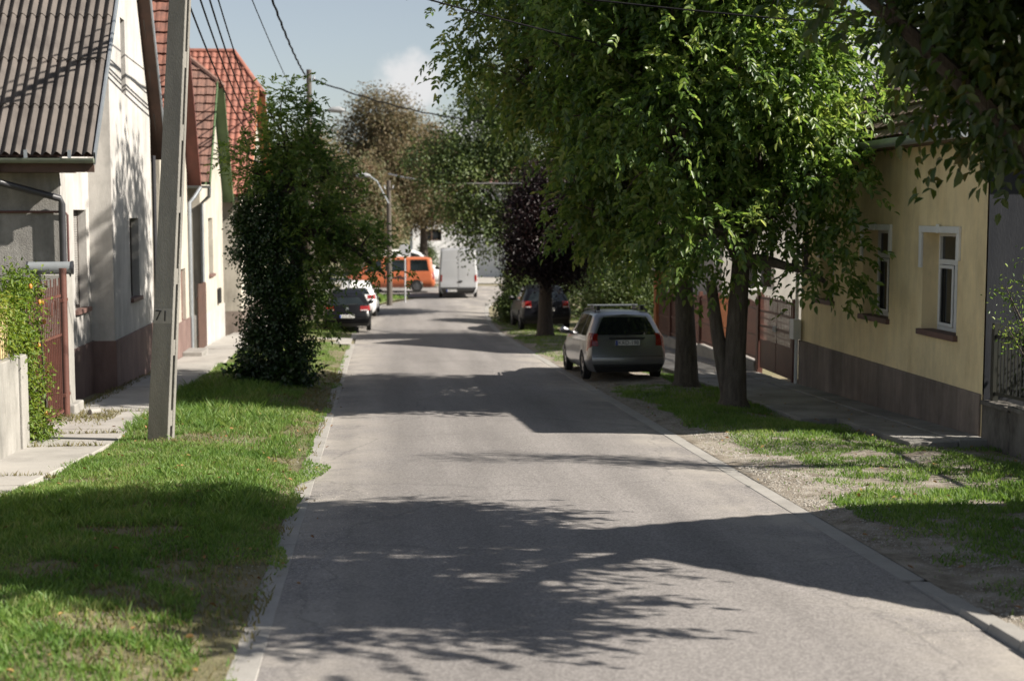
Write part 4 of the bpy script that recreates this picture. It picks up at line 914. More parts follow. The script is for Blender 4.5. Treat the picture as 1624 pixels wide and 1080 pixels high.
gp_ = thing('gate_post', 'grey concrete gate post with stepped foot in front of the white house', 'post', (-5.3, 24.3, gz(24.3)))
MB().box(-5.55, -5.12, 24.05, 24.45, gz(24.4) - .1, 1.55).build('shaft', M['concrete'], gp_, bevel=.015)
MB().box(-5.62, -5.02, 23.9, 24.62, gz(24.6) - .2, gz(24.3) + .22).build('foot', M['concrete'], gp_, bevel=.02)
mbx = thing('letter_tube', 'grey tube letterbox lying on top of the concrete gate post', 'letterbox', (-5.35, 24.2, 1.6))
mb = MB().tube([(-5.78, 24.2, 1.655), (-5.08, 24.28, 1.655)], .10, 16); mb.build('barrel', M['letter_tube'], mbx, smooth=True)
MB().tube([(-5.10, 24.277, 1.655), (-5.06, 24.282, 1.655)], .112, 16).build('end_rim', M['gutter_dark'], mbx, smooth=True)
MB().tube([(-5.80, 24.198, 1.655), (-5.77, 24.2, 1.655)], .108, 16).build('end_rim', M['gutter_dark'], mbx, smooth=True)
mb = MB().tube([(-4.78, 23.9, gz(24) + .09), (-4.66, 24.05, gz(24) + .09)], .05, 12); props(mb.build('drain_pipe', M['kerb'], smooth=True), 'short grey pipe lying at the foot of the grey concrete gate post', 'pipe')

# ------------------------------------------------------------------ poles, lamps, wires
def H_section(w_, d_, slot, web):   # outline of an H-shaped pole cross-section (slots on the +-x sides)
    a, b = w_ / 2, d_ / 2; t = slot / 2
    return [(-a, -b), (a, -b), (a, -t), (web / 2, -t), (web / 2, t), (a, t), (a, b), (-a, b), (-a, t), (-web / 2, t), (-web / 2, -t), (-a, -t)]
PX, PY = -3.1, 20.35; PR = R(-19); PZ = gz(PY); lean = .4 / 6.25
pl = thing('utility_pole', 'leaning grey concrete utility pole stencilled 71 standing in the grass', 'utility pole', (PX, PY, PZ))
def pole_pt(px, py, h, s_): return (PX + px * s_ * math.cos(PR) - py * s_ * math.sin(PR) + lean * h, PY + px * s_ * math.sin(PR) + py * s_ * math.cos(PR), PZ + h)
mb = MB(); n0 = 12
for k, t in enumerate((0, .33, .66, 1)):
    for (px, py) in H_section(.32, .22, .075, .10): mb.v.append(pole_pt(px, py, -.3 + 9.6 * t, 1 - .30 * t))
for k in range(3):
    for j in range(n0): mb.f.append((k * n0 + j, k * n0 + (j + 1) % n0, (k + 1) * n0 + (j + 1) % n0, (k + 1) * n0 + j))
mb.f.append(tuple(3 * n0 + j for j in range(n0)))
mb.build('shaft', M['pole_concrete'], pl, bevel=.010)
for k in range(9):                         # webs that close the slot at intervals
    mb = MB(); w2 = .148
    for h in (.25 + k, .47 + k):
        for (px, py) in ((-w2, -.034), (w2, -.034), (w2, .034), (-w2, .034)): mb.v.append(pole_pt(px, py, h, 1 - .3 * (h + .3) / 9.6))
    mb.f = [(3, 2, 1, 0), (4, 5, 6, 7), (0, 1, 5, 4), (1, 2, 6, 5), (2, 3, 7, 6), (3, 0, 4, 7)]
    mb.build('web', M['pole_concrete'], pl)
zt = 1.12 - PZ; s_ = 1 - .3 * (zt + .3) / 9.6
mb = MB().quad(*[pole_pt(a_, -.113, zt + b_, s_) for a_, b_ in ((-.146, -.10), (.146, -.10), (.146, .11), (-.146, .11))]); nb = mb.build('number_patch', M['concrete'], pl)
text('71', .21, M['lettering'], nb, Matrix.Translation(Vector(pole_pt(-.02, -.117, zt, s_)) - Vector(pl.location)) @ Matrix.Rotation(PR, 4, 'Z') @ Matrix.Rotation(R(90), 4, 'X') @ Matrix.Rotation(R(-4), 4, 'Z'), 'number')
mb = MB().bar((-3.3, 20.6, 8.0), (-1.7, 20.6, 8.0), .08, .1); mb.build('crossarm', M['galvanised'], pl)
for x in (-3.2, -2.75, -2.2, -1.8): MB().tube([(x, 20.6, 8.05), (x, 20.6, 8.12), (x, 20.6, 8.2)], [.045, .055, .03], 8).build('insulator', M['insulator'], pl)
def far_pole(x, y, top, lab, arm_z, arm_dx, arm_dz):
    p = thing('utility_pole', lab, 'utility pole', (x, y, gz(y)), 'distant timber utility poles')
    MB().tube([(x, y, gz(y) - .2), (x, y, top)], [.15, .10], 10).build('shaft', M['wood_grey'], p, smooth=True)
    for dx in (-.2, .2): MB().tube([(x + dx * .7, y - .1, top - .4), (x + dx, y - .12, top - .36), (x + dx, y - .12, top - .24)], [.02, .03, .03], 8).build('insulator', M['sign_grey'], p)
    MB().tube([(x, y - .1, arm_z), (x + arm_dx * .6, y - .1, arm_z + arm_dz * .8), (x + arm_dx, y - .1, arm_z + arm_dz)], .03, 8).build('lamp_arm', M['galvanised'], p, smooth=True)
    mb = MB(); a = Vector((x + arm_dx, y - .1, arm_z + arm_dz)); s = 1 if arm_dx > 0 else -1
    mb.tube([a - Vector((.05 * s, 0, 0)), a + Vector((.12 * s, 0, .02)), a + Vector((.4 * s, 0, .03)), a + Vector((.62 * s, 0, -.01))], [.05, .11, .13, .04], 10); mb.build('lamp_head', M['lamp_grey'], p, smooth=True)
    return p
far_pole(-2.62, 56, 8.05, 'timber utility pole rising behind the top of the ivy clad tree', 6.15, .75, .35)
far_pole(.5, 68, 4.1, 'shorter timber utility pole beyond the parked white car', 3.0, -.9, 1.3)
def wire(pts, sag, rad, label, mat='cable', group=None, seg=28, tw=0):
    P = []
    for a, b in zip(pts[:-1], pts[1:]):
        for i in range(seg + 1):
            t = i / seg; p = Vector(a).lerp(Vector(b), t); p.z -= sag * 4 * t * (1 - t)
            if tw: p += Vector((math.cos(i * 1.9), 0, math.sin(i * 1.9))) * tw
            P.append(p)
    mb = MB().tube(P, rad, 6); return props(mb.build('overhead_cable', M[mat], smooth=True), label, 'cable', group)
wire([(-2.3, 20.6, 8.2), (-2.7, 55.9, 7.75)], .45, .03, 'thick twisted black cable running to the timber pole above the ivy clad tree', seg=60, tw=.012)
for i, (z1, x1, sg, lab) in enumerate(((7.7, -3.35, .62, 'lowest black service cable sagging from the concrete pole to the orange roofed house'), (7.9, -3.15, .6, 'black service cable second from the left in the sagging bundle'), (8.1, -3.0, .66, 'black service cable in the middle of the sagging bundle over the tiled roofs'), (8.2, -2.9, .5, 'thin black service cable at the right edge of the sagging bundle'))):
    wire([(x1, 20.5, z1), (-4.35 + .04 * i, 51.5 + i * .9, 5.1 + .2 * i)], sg, .020 - .003 * (i == 3), lab, group='service cables to the left houses')
wire([(-2.75, 20.6, 8.2), (-3.3, 60, 7.2)], .25, .014, 'thin black wire running alone across the sky left of the ivy clad tree')
wire([(-2.5, 56, 7.7), (5.2, 60, 6.3), (16, 64, 6.3)], .3, .03, 'dark cable pair from the timber pole across the street to the right hand trees', tw=.02)
wire([(.5, 68, 4.4), (4.4, 57, 3.75), (9, 44, 3.9)], .15, .03, 'pale cable crossing the end of the street above the vans', 'cable_pale')
wire([(-2.6, 20.7, 6.55), (8.3, 24.9, 4.7), (8.2, 25.2, 4.5)], .22, .014, 'lower black wire crossing the street from the concrete pole to the yellow house')
wire([(-2.6, 20.7, 6.3), (8.6, 22.2, 5.45), (18, 23, 5.5)], .12, .014, 'upper black wire crossing the street in front of the walnut crowns')
sg = thing('traffic_sign', 'round traffic sign seen from behind on a grey post at the junction', 'road sign', (1.28, 70, gz(70)))
MB().tube([(1.28, 70, gz(70) - .1), (1.28, 70, 1.05)], .035, 8).build('post', M['sign_grey'], sg, smooth=True)
mb = MB(); mb.tube([(1.28, 69.94, .76), (1.28, 69.965, .76)], .30, 24); mb.build('sign_plate', M['sign_grey'], sg)

# ------------------------------------------------------------------ vehicles
def lerp_keys(keys):
    ys = [k[0] for k in keys]; cols = list(zip(*[k[1:] for k in keys]))
    def f(y):                          # smoothed linear interpolation
        o = []
        for c in cols:
            o.append(sum(w_ * float(np.interp(y + d, ys, c)) for d, w_ in ((-.09, .25), (0, .5), (.09, .25))))
        return o
    return f
class Shell:
    """car body from cross-sections; y = 0 at the rear bumper, forward is +y, z = 0 on the road"""
    FR = (0, .07, .28, .52, .80, 1.0)
    def __init__(s, keys, L, rear_shear, front_shear, wheels, wr, zb=.2, bulge=.07):
        s.f = lerp_keys(keys); s.L = L; s.rs = rear_shear; s.fs = front_shear; s.wheels = wheels; s.wr = wr; s.zb = zb; s.bulge = bulge
    def half(s, y):
        wl, wm, wb, wt, zbelt, ztop = s.f(y); zb = s.zb
        arch = zb
        for yw in s.wheels:
            d = s.wr * 1.14; q = d * d - (y - yw) ** 2
            if q > 0: arch = max(arch, s.wr + math.sqrt(q) - .02)
        P = []
        wlv = (wl * .93, wl, wm, wm + .004, (wm * .35 + wb * .65), wb)
        for i, f_ in enumerate(s.FR):
            z = zb + (zbelt - zb) * f_; P.append((wlv[i], max(z, min(arch + .006 * i, zbelt - .01 + .001 * i))))
        h = ztop - zbelt
        P += [(wb - .015 + (wt - wb) * .30, zbelt + h * .33), (wb - .02 + (wt - wb) * .72, zbelt + h * .72), (wt, ztop - min(.06, h * .18)), (wt * .90, ztop - min(.012, h * .05)), (wt * .5, ztop + .014), (0, ztop + .02)]
        e = min(y, s.L - y)                       # plan rounding at the corners
        k = 1 - .085 * max(0, 1 - e / .22) ** 2
        return [(x * k, z) for x, z in P]
    def shear(s, y, z):
        a = np.interp(z, *zip(*s.rs)); b = np.interp(z, *zip(*s.fs))
        return y + a * max(0, 1 - y / 1.1) - b * max(0, 1 - (s.L - y) / 1.1)
    def S(s, y, lev, side=1):
        P = s.half(y); i = int(min(max(lev, 0), 10.999)); t = lev - i
        x = P[i][0] * (1 - t) + P[i + 1][0] * t; z = P[i][1] * (1 - t) + P[i + 1][1] * t
        return np.array((side * x, s.shear(y, z), z))
    def E(s, sx, lev, end=0, off=0):              # rear (end 0) or front (end 1) face
        y = 0 if end == 0 else s.L
        p = s.S(y, lev); x = p[0] * sx; b = s.bulge * (1 - sx * sx) + off
        return np.array((x, p[1] + (-b if end == 0 else b), p[2]))
    def body(s):
        ys = set(np.linspace(0, s.L, 46)) | set((.03, .07, .12, .17, .22, s.L - .03, s.L - .08, s.L - .15))
        for yw in s.wheels: ys |= set(yw + s.wr * 1.14 * np.cos(np.linspace(0, math.pi, 17))) | {yw - s.wr * 1.141, yw + s.wr * 1.141}
        ys = sorted(y for y in ys if 0 <= y <= s.L); mb = MB()
        rows = []
        for y in ys:
            h = [s.S(y, i) for i in range(12)]
            rows.append([(-p[0], p[1], p[2]) for p in h] + [tuple(p) for p in h[-2::-1]])
        mb.grid(rows)
        mb.grid([[r[0], r[-1]] for r in rows])
        for end in (0, 1):
            mb.grid([[s.E(sx, lv, end) for sx in np.linspace(-1, 1, 15)] for lv in range(12)])
        return mb
    def side_patch(s, side, l0, l1, y0, y1, off, n=8, m=4):
        """y0, y1 are (at l0, at l1) pairs"""
        R_ = []
        for j in range(m + 1):
            t = j / m; lv = l0 + (l1 - l0) * t; a = y0[0] + (y0[1] - y0[0]) * t; b = y1[0] + (y1[1] - y1[0]) * t; r_ = []
            for i in range(n + 1):
                y = a + (b - a) * i / n; p = s.S(y, lv, side); du = s.S(y + .02, lv, side) - s.S(y - .02, lv, side); dv_ = s.S(y, lv + .1, side) - s.S(y, lv - .1, side)
                nn = np.cross(du, dv_); nn = nn / (np.linalg.norm(nn) + 1e-9)
                if nn[0] * side < 0: nn = -nn
                r_.append(p + nn * off)
            R_.append(r_)
        return R_
    def end_patch(s, l0, l1, s0, s1, off, end=0, n=10, m=4):
        """s0, s1 are (at l0, at l1) fractions of the half width"""
        return [[s.E((s0[0] + (s0[1] - s0[0]) * j / m) + ((s1[0] + (s1[1] - s1[0]) * j / m) - (s0[0] + (s0[1] - s0[0]) * j / m)) * i / n, l0 + (l1 - l0) * j / m, end, off) for i in range(n + 1)] for j in range(m + 1)]
def wheel(root, x, y, rr, wd):
    mb = MB(); n = 28; prof = [(rr * .62, -wd / 2), (rr * .93, -wd / 2), (rr, -wd * .36), (rr, wd * .36), (rr * .93, wd / 2), (rr * .62, wd / 2)]
    mb.grid([[(x + b, y + a * math.cos(t), rr + a * math.sin(t)) for a, b in prof] for t in np.linspace(0, 2 * math.pi, n + 1)])
    wo = mb.build('wheel', M['tyre'], root, smooth=True, local=True)
    mb = MB(); o = x + (wd * .38 if x > 0 else -wd * .38); sgn = 1 if x > 0 else -1
    mb.tube([(o - sgn * .06, y, rr), (o - sgn * .03, y, rr)], [rr * .66, rr * .66], 24)
    mb.tube([(o - sgn * .03, y, rr), (o + sgn * .012, y, rr)], [rr * .2, rr * .14], 12)
    for k in range(5):
        a = 2 * math.pi * k / 5 + .3; mb.bar((o - sgn * .005, y + .1 * rr * math.cos(a), rr + .1 * rr * math.sin(a)), (o - sgn * .015, y + .64 * rr * math.cos(a), rr + .64 * rr * math.sin(a)), .035, .07)
    ring = [(o - sgn * .03 + sgn * .02 * (k % 2), 0) for k in range(2)]
    mb.build('rim', M['rim'], wo, local=True)
def car(name, label, pos, yaw, pitch, sh, paint, side_windows, rear_glass, tail, plate=None, plate_lev=(2.55, 2.95), plate_s=.30, width=.165, front_glass=None, rails=False, crossbars=False, bumper=(.35, 2.3), strip=None, mirrors=2.9, group=None, badge=False, plate_off=0, dark_tail=None, headlight=(2.9, 3.9), door_lines=(), wheel_rad=None):
    root = thing(name, label, 'van' if 'van' in name else 'car', pos, group, (pitch, 0, yaw))
    b = sh.body().build('body', paint, root, smooth=True, local=True)
    P = lambda nm, mb, mt, par=root, **k: mb.build(nm, mt, par, local=True, **k)
    if rear_glass:
        rg_ = P('rear_window', MB().grid(sh.end_patch(*rear_glass, .006)), M['car_glass'], smooth=True)
        p0 = sh.E(-.05, rear_glass[0], 0, .02); p1 = sh.E(.55, rear_glass[0] + .12 * (rear_glass[1] - rear_glass[0]), 0, .02)
        P('wiper', MB().bar(p0, p1, .012, .018), M['plastic_black'])
    for side in (-1, 1):
        for (l0, l1, ya, yb) in side_windows:
            P('side_window', MB().grid(sh.side_patch(side, l0, l1, ya, yb, .004)), M['car_glass'], smooth=True)
        mb = MB(); l0, l1, s0, s1, yw = tail
        for sx in (side,):
            mb.grid(sh.end_patch(l0, l1, (sx * s0[0], sx * s0[1]), (sx * 1.0, sx * 1.0), .010)); mb.grid(sh.side_patch(sx, l0, l1, (0, 0), (yw, yw * s1), .010))
        lt = P('taillight', mb, M['light_red'], smooth=True)
        a, c = l0 + (l1 - l0) * .04, l0 + (l1 - l0) * .16
        P('reversing_lamp', MB().grid(sh.end_patch(a, c, (side * (s0[0] + .03), side * (s0[0] + .03)), (side * .985, side * .985), .014)), M['light_clear'], lt, smooth=True)
        mb = MB(); mb.grid(sh.end_patch(headlight[0], headlight[1], (side * .62, side * .72), (side, side), .008, 1)); mb.grid(sh.side_patch(side, headlight[0], headlight[1], (sh.L - .3, sh.L - .25), (sh.L, sh.L), .008))
        P('headlight', mb, M['light_clear'], smooth=True)
        if mirrors:
            ym = mirrors; p = sh.S(ym, 5.2, side)
            mb = MB(); mb.tube([p, p + np.array((side * .08, 0, .04)), p + np.array((side * .17, -.02, .07)), p + np.array((side * .24, -.03, .06))], [.03, .075, .085, .03], 10)
            P('mirror', mb, M['plastic_black'] if paint is not M['paint_silver'] else paint, smooth=True)
    if front_glass:
        mb = MB(); l0, l1, ya, yb = front_glass
        R_ = []
        for j in range(9):
            y = ya + (yb - ya) * j / 8
            R_.append([sh.S(y, 8.6 + 2.39 * (1 - abs(q)), 1 if q > 0 else -1) * np.array((1, 1, 1)) + np.array((0, .004, .006)) for q in np.linspace(-1, 1, 13)])
        mb.grid(R_); P('windscreen', mb, M['car_glass'], smooth=True)
    # lower bumper band in dark plastic
    mb = MB(); mb.grid(sh.end_patch(0.0, bumper[0] * 3, (-1, -1), (1, 1), .012, 0, 14, 24)); P('bumper', mb, M['plastic_black'], smooth=True)
    if bumper[1]:
        mb = MB(); mb.grid(sh.end_patch(bumper[1], bumper[1] + .05, (-.97, -.97), (.97, .97), .004)); P('tailgate_seam', mb, M['plastic_black'])
    if plate:
        zc = [sh.E(0, v, 0, .034) for v in plate_lev]; c = (zc[0] + zc[1]) / 2; y0 = c[1] - .012
        pw = .26; ph_ = .056
        pl_ = P('number_plate', MB().box(plate_off - pw, plate_off + pw, y0 - .008, y0 + .03, c[2] - ph_, c[2] + ph_), M['plate'], bevel=.004)
        P('country_band', MB().box(plate_off - pw, plate_off - pw + .05, y0 - .0095, y0 - .0082, c[2] - ph_ + .004, c[2] + ph_ - .004), M['plate_blue'], pl_)
        text(plate, .115, M['lettering'], pl_, Matrix.Translation((plate_off + .02, y0 - .0095, c[2] - .002)) @ Matrix.Rotation(R(90), 4, 'X'), 'plate_number', .0008)
    if strip:
        P('handle_strip', MB().grid(sh.end_patch(*strip, .009)), M['plastic_black'], smooth=True)
    for (l0, l1, ya, yb) in door_lines:
        for side in (-1, 1): P('door_seam', MB().grid(sh.side_patch(side, l0, l1, ya, (ya[0] + .012, ya[1] + .012), .003, 1, 6)), M['plastic_black'])
    for side in (-1, 1):
        for yw in sh.wheels: 
            hw = sh.half(yw)[2][0] - width / 2 - .005; wheel(root, side * hw, yw, sh.wr, width)
    if rails:
        for side in (-1, 1):
            a = sh.S(.55, 9.0, side) + np.array((0, 0, .0)); b2 = sh.S(2.35, 9.0, side)
            mb = MB(); mb.tube([a, a + np.array((0, .08, .07)), (a + b2) / 2 + np.array((0, 0, .085)), b2 + np.array((0, -.08, .07)), b2], .016, 8)
            P('roof_rail', mb, M['plastic_black'], smooth=True)
    if crossbars:
        for y in (.78, 1.75):
            a = sh.S(y, 9, -1) + np.array((-.02, 0, .13)); b2 = sh.S(y, 9, 1) + np.array((.02, 0, .13))
            cb = P('crossbar', MB().bar(a, b2, .05, .022), M['galvanised'])
            for q in (a, b2): s_ = np.sign(q[0]); P('clamp', MB().box(q[0] - s_ * .1 - .035, q[0] - s_ * .1 + .035, q[1] - .05, q[1] + .05, q[2] - .10, q[2] + .004), M['plastic_black'], cb, bevel=.008)
    if badge: P('badge', MB().tube([sh.E(0, badge, 0, .002) , sh.E(0, badge, 0, .014)], .055, 16), M['galvanised'])
    if dark_tail: P('tailgate_panel', MB().grid(sh.end_patch(*dark_tail, .005)), M['plastic_black'], smooth=True)
    return root

PITCH = -math.atan(.0338)
# silver estate: keys are (y, wl, wm, wb, wt, zbelt, ztop)
est_keys = [(0, .76, .835, .80, .60, .93, 1.40), (.3, .79, .845, .815, .62, .94, 1.455), (1.2, .80, .85, .82, .62, .93, 1.475), (2.3, .80, .85, .815, .60, .91, 1.45), (3.15, .80, .85, .79, .62, .90, 1.02), (3.4, .80, .845, .77, .66, .88, .93), (4.1, .78, .80, .70, .60, .78, .82), (4.45, .70, .74, .60, .52, .68, .71)]
est = Shell(est_keys, 4.45, [(.2, .03), (.35, -.05), (.58, -.05), (.66, .06), (.92, .10), (1.45, .42)], [(.2, .03), (.5, 0), (.7, .1)], (.83, 3.45), .305, .21, .06)
car('estate_car', 'silver estate car with roof bars parked half on the gravel by the right kerb', (5.22, 29.55, gz(29.55) + .0), R(.8), PITCH, est, M['paint_silver'],
    [(5.15, 7.75, (.45, .55), (1.15, 1.1)), (5.15, 7.75, (1.24, 1.19), (2.06, 2.02)), (5.15, 7.7, (2.14, 2.1), (2.95, 2.48))], (5.4, 8.35, (-.93, -.86), (.93, .86)), (3.3, 5.6, (.80, .88), .8, .24),
    'KRD-198', (4.0, 4.62), rails=True, crossbars=True, bumper=(.6, 2.75), strip=(4.78, 5.08, (-.50, -.54), (.50, .54)), mirrors=2.95, front_glass=(0, 0, 3.12, 2.42), door_lines=[(.6, 8, (1.2, 1.15), 0), (.6, 8, (2.1, 2.06), 0)])
hat_keys = [(0, .78, .85, .79, .55, .92, 1.26), (.3, .81, .865, .81, .57, .94, 1.36), (1.1, .82, .87, .81, .58, .94, 1.47), (1.9, .82, .87, .80, .57, .92, 1.46), (2.75, .82, .865, .78, .60, .90, 1.04), (3.0, .82, .86, .76, .62, .88, .93), (3.8, .78, .81, .68, .58, .76, .80), (4.2, .7, .75, .6, .5, .66, .69)]
hat = Shell(hat_keys, 4.2, [(.2, .03), (.35, -.04), (.6, -.04), (.7, .08), (.92, .14), (1.45, .72)], [(.2, .03), (.5, 0), (.7, .1)], (.75, 3.36), .31, .2, .08)
car('hatchback', 'black hatchback parked with two wheels on the left verge', (-1.14, 51.0, gz(51.5) + .03), R(1.5), R(-1.2), hat, M['paint_black'],
    [(5.15, 7.7, (.62, .85), (1.2, 1.2)), (5.15, 7.7, (1.3, 1.3), (2.7, 2.1))], (5.3, 8.3, (-.90, -.84), (.90, .84)), (3.9, 5.0, (.62, .66), .9, .3), 'JHZ-402', (2.6, 3.2), bumper=(.45, 2.45), mirrors=2.5, front_glass=(0, 0, 2.72, 1.98), badge=4.35)
wht = Shell(hat_keys, 4.2, [(.2, .03), (.35, -.04), (.6, -.04), (.7, .08), (.92, .14), (1.45, .62)], [(.2, .03), (.5, 0), (.7, .1)], (.75, 3.36), .31, .2, .08)
car('parked_car', 'white car parked ahead of the black hatchback on the left verge', (-1.0, 59.0, gz(59.5) + .03), R(-3), 0, wht, M['paint_white'],
    [(5.15, 7.7, (.62, .85), (1.2, 1.2)), (5.15, 7.7, (1.3, 1.3), (2.7, 2.1))], (5.3, 8.3, (-.90, -.84), (.90, .84)), (3.9, 5.1, (.70, .72), .9, .3), 'LPT-615', (2.6, 3.2), bumper=(.45, 2.45), mirrors=2.5, front_glass=(0, 0, 2.72, 1.98))
suv_keys = [(0, .82, .90, .85, .62, 1.02, 1.46), (.3, .84, .91, .86, .64, 1.04, 1.55), (1.3, .85, .92, .86, .65, 1.03, 1.62), (2.4, .85, .92, .85, .63, 1.01, 1.58), (3.2, .85, .915, .83, .66, 1.0, 1.15), (3.5, .85, .91, .81, .68, .98, 1.04), (4.2, .82, .86, .74, .64, .92, .97), (4.55, .76, .8, .66, .56, .82, .86)]
suv = Shell(suv_keys, 4.55, [(.2, .05), (.4, -.05), (.7, -.04), (.8, .05), (1.0, .10), (1.6, .50)], [(.2, .05), (.6, 0), (.9, .1)], (.85, 3.55), .35, .27, .07)
car('dark_car', 'dark grey car with red tail lamps parked behind the purple leaved tree', (6.0, 50.6, gz(51.4) + .03), R(1.0), R(-.8), suv, M['paint_dark'],
    [(5.15, 7.7, (.5, .7), (1.25, 1.25)), (5.15, 7.7, (1.33, 1.33), (2.2, 2.2)), (5.15, 7.7, (2.28, 2.28), (3.1, 2.6))], (5.3, 8.3, (-.91, -.85), (.91, .85)), (3.9, 5.4, (.70, .74), .8, .3), 'MBK-730', (3.3, 3.9), bumper=(.5, 2.6), mirrors=3.0, front_glass=(0, 0, 3.18, 2.5))
# big white panel van seen from behind
van_keys = [(0, .90, .985, .975, .90, 1.35, 2.50), (.3, .92, .99, .98, .90, 1.35, 2.54), (3.9, .92, .99, .98, .89, 1.33, 2.52), (4.6, .92, .99, .96, .84, 1.28, 2.3), (5.1, .92, .985, .92, .78, 1.22, 1.45), (5.7, .88, .93, .80, .70, 1.02, 1.08), (5.9, .82, .86, .7, .6, .9, .94)]
pv_ = Shell(van_keys, 5.9, [(.3, .02), (.42, -.05), (.55, -.04), (.62, .02), (1.4, .05), (2.5, .16)], [(.3, .05), (.6, 0), (1, .1)], (1.15, 4.85), .36, .26, .03)
wv_ = car('panel_van', 'tall white panel van with shade in its paint, seen from behind at the junction', (4.07, 73.0, gz(73)), R(-2), 0, pv_, M['paint_white_shaded'],
    [(5.3, 7.6, (4.15, 4.15), (5.0, 4.6))], None, (3.1, 4.4, (.93, .93), .8, .06), 'NRT-264', (1.15, 1.5), bumper=(.78, None), mirrors=4.6, front_glass=(0, 0, 5.1, 4.5), plate_off=-.35, headlight=(2.9, 3.9))
for n_, pch in (('rear_door_seam', [(1.5, 8.3, (-.006, -.006), (.006, .006))]), ):
    for q in pch: MB().grid(pv_.end_patch(*q, .004)).build(n_, M['plastic_black'], wv_, local=True)
for q in ((6.5, 6.56, (-.95, -.95), (.95, .95)), (2.0, 2.05, (-.95, -.95), (.95, .95))): MB().grid(pv_.end_patch(*q, .004)).build('panel_seam', M['sign_grey'], wv_, local=True)
c_ = pv_.E(.12, 3.2, 0, .02); MB().box(c_[0] - .09, c_[0] + .09, c_[1] - .02, c_[1] + .02, c_[2] - .04, c_[2] + .04).build('door_handle', M['plastic_black'], wv_, local=True)
# orange van parked across the street, nose to the left
t_keys = [(0, .86, .95, .92, .78, 1.12, 1.86), (.3, .88, .955, .93, .80, 1.12, 1.93), (3.0, .88, .955, .93, .80, 1.10, 1.93), (3.6, .88, .955, .92, .76, 1.08, 1.75), (4.15, .88, .95, .90, .74, 1.05, 1.2), (4.6, .86, .91, .80, .68, .95, 1.0), (4.9, .78, .84, .7, .6, .82, .85)]
tv = Shell(t_keys, 4.9, [(.3, .04), (.45, -.04), (.6, -.03), (.7, .03), (1.1, .06), (1.9, .2)], [(.3, .05), (.6, 0), (1, .1)], (1.0, 4.0), .33, .27, .05)
ov = car('orange_van', 'orange van with dark tinted side windows parked across the end of the street', (3.1, 80.4, gz(80)), R(90), 0, tv, M['paint_orange'],
    [(5.25, 7.6, (.25, .3), (1.35, 1.35)), (5.25, 7.6, (1.55, 1.55), (2.75, 2.75)), (5.25, 7.6, (2.95, 2.95), (3.95, 3.4))], (5.3, 8.2, (-.9, -.85), (.9, .85)), (3.0, 5.0, (.86, .88), .9, .08), 'PFX-381', (2.6, 3.2), bumper=(.4, None), mirrors=3.85, front_glass=(0, 0, 4.1, 3.6))
mb = MB(); y = 1.55                                            # black lettering along the flank, too blurred to read
for k in range(9):
    h = random.uniform(.14, .34); a = random.uniform(-.1, .1); w0 = random.uniform(.07, .13)
    p = tv.S(y, 3.3, 1); mb.quad((p[0] + .006, p[1], .72 + a * .4), (p[0] + .006, p[1] + w0, .72 + a * .3), (p[0] + .006, p[1] + w0 + .04, .72 + h), (p[0] + .006, p[1] + .03, .72 + h)); y += w0 + .04
lt_ = MB(); lt_.v = [(-v[0], v[1], v[2]) for v in mb.v]; lt_.f = mb.f; lt_.build('side_lettering', M['lettering'], ov, local=True)
bv = car('white_van', 'white high roofed van with sloping windscreen behind the orange van', (-1.2, 86.0, gz(86)), R(-90), 0, Shell(t_keys, 4.9, [(.3, .04), (.45, -.04), (.6, -.03), (.7, .03), (1.1, .06), (2.2, .2)], [(.3, .05), (.6, 0), (1, .1)], (1.0, 4.0), .33, .27, .05), M['paint_white'],
    [(5.25, 7.6, (2.95, 2.95), (3.95, 3.4))], (5.3, 8.2, (-.9, -.85), (.9, .85)), (3.0, 5.0, (.86, .88), .9, .08), None, bumper=(.4, None), mirrors=3.85, front_glass=(0, 0, 4.1, 3.55))
bv.scale = (1, 1.05, 1.15)

# ------------------------------------------------------------------ trees and shrubs
def walnut(per, spread=.2, rl=.30, ll=.105, wd=.46, K=7, droop=.55): return lambda C, O: compound(C, O, per, spread, rl, ll, wd, K, droop)
def small(per, spread=.2, l=.06, wd=.5, up=-.1): return lambda C, O: simple(C, O, per, spread, l, wd, up)
keep_off_house = lambda P: ~((P[:, 0] > 8.2) & (P[:, 2] < 4.35) & (P[:, 1] > 18.7))
tree('walnut_tree', 'walnut tree with a forked ridged trunk, nearest of the row on the right verge', 'tree', 6.17, 24.27, .20, 2.6,
     [(6.2, 24.2, 5.4, 2.6, 2.5, 2.5), (5.0, 24.0, 4.4, 1.7, 1.8, 1.6), (7.2, 23.6, 3.6, 1.2, 1.3, 1.3), (6.0, 24.0, 7.4, 2.0, 2.0, 1.6), (5.6, 23.6, 2.5, 1.3, 1.2, .9), (7.35, 22.9, 1.9, .55, .5, .75), (4.1, 24.6, 5.8, 1.6, 1.5, 1.5), (6.6, 23.4, 4.6, 1.6, 1.3, 1.5), (5.0, 23.8, 7.0, 1.6, 1.5, 1.4)],
     860, walnut(10, .26, .34, .13, .48, 7, .38), M['leaf_walnut'], M['bark'], 'walnut trees on the right verge', (.1, 0), limbs=170, clip=keep_off_house, seed=4, twin=[(-.28, .12, 2.2, .13)])
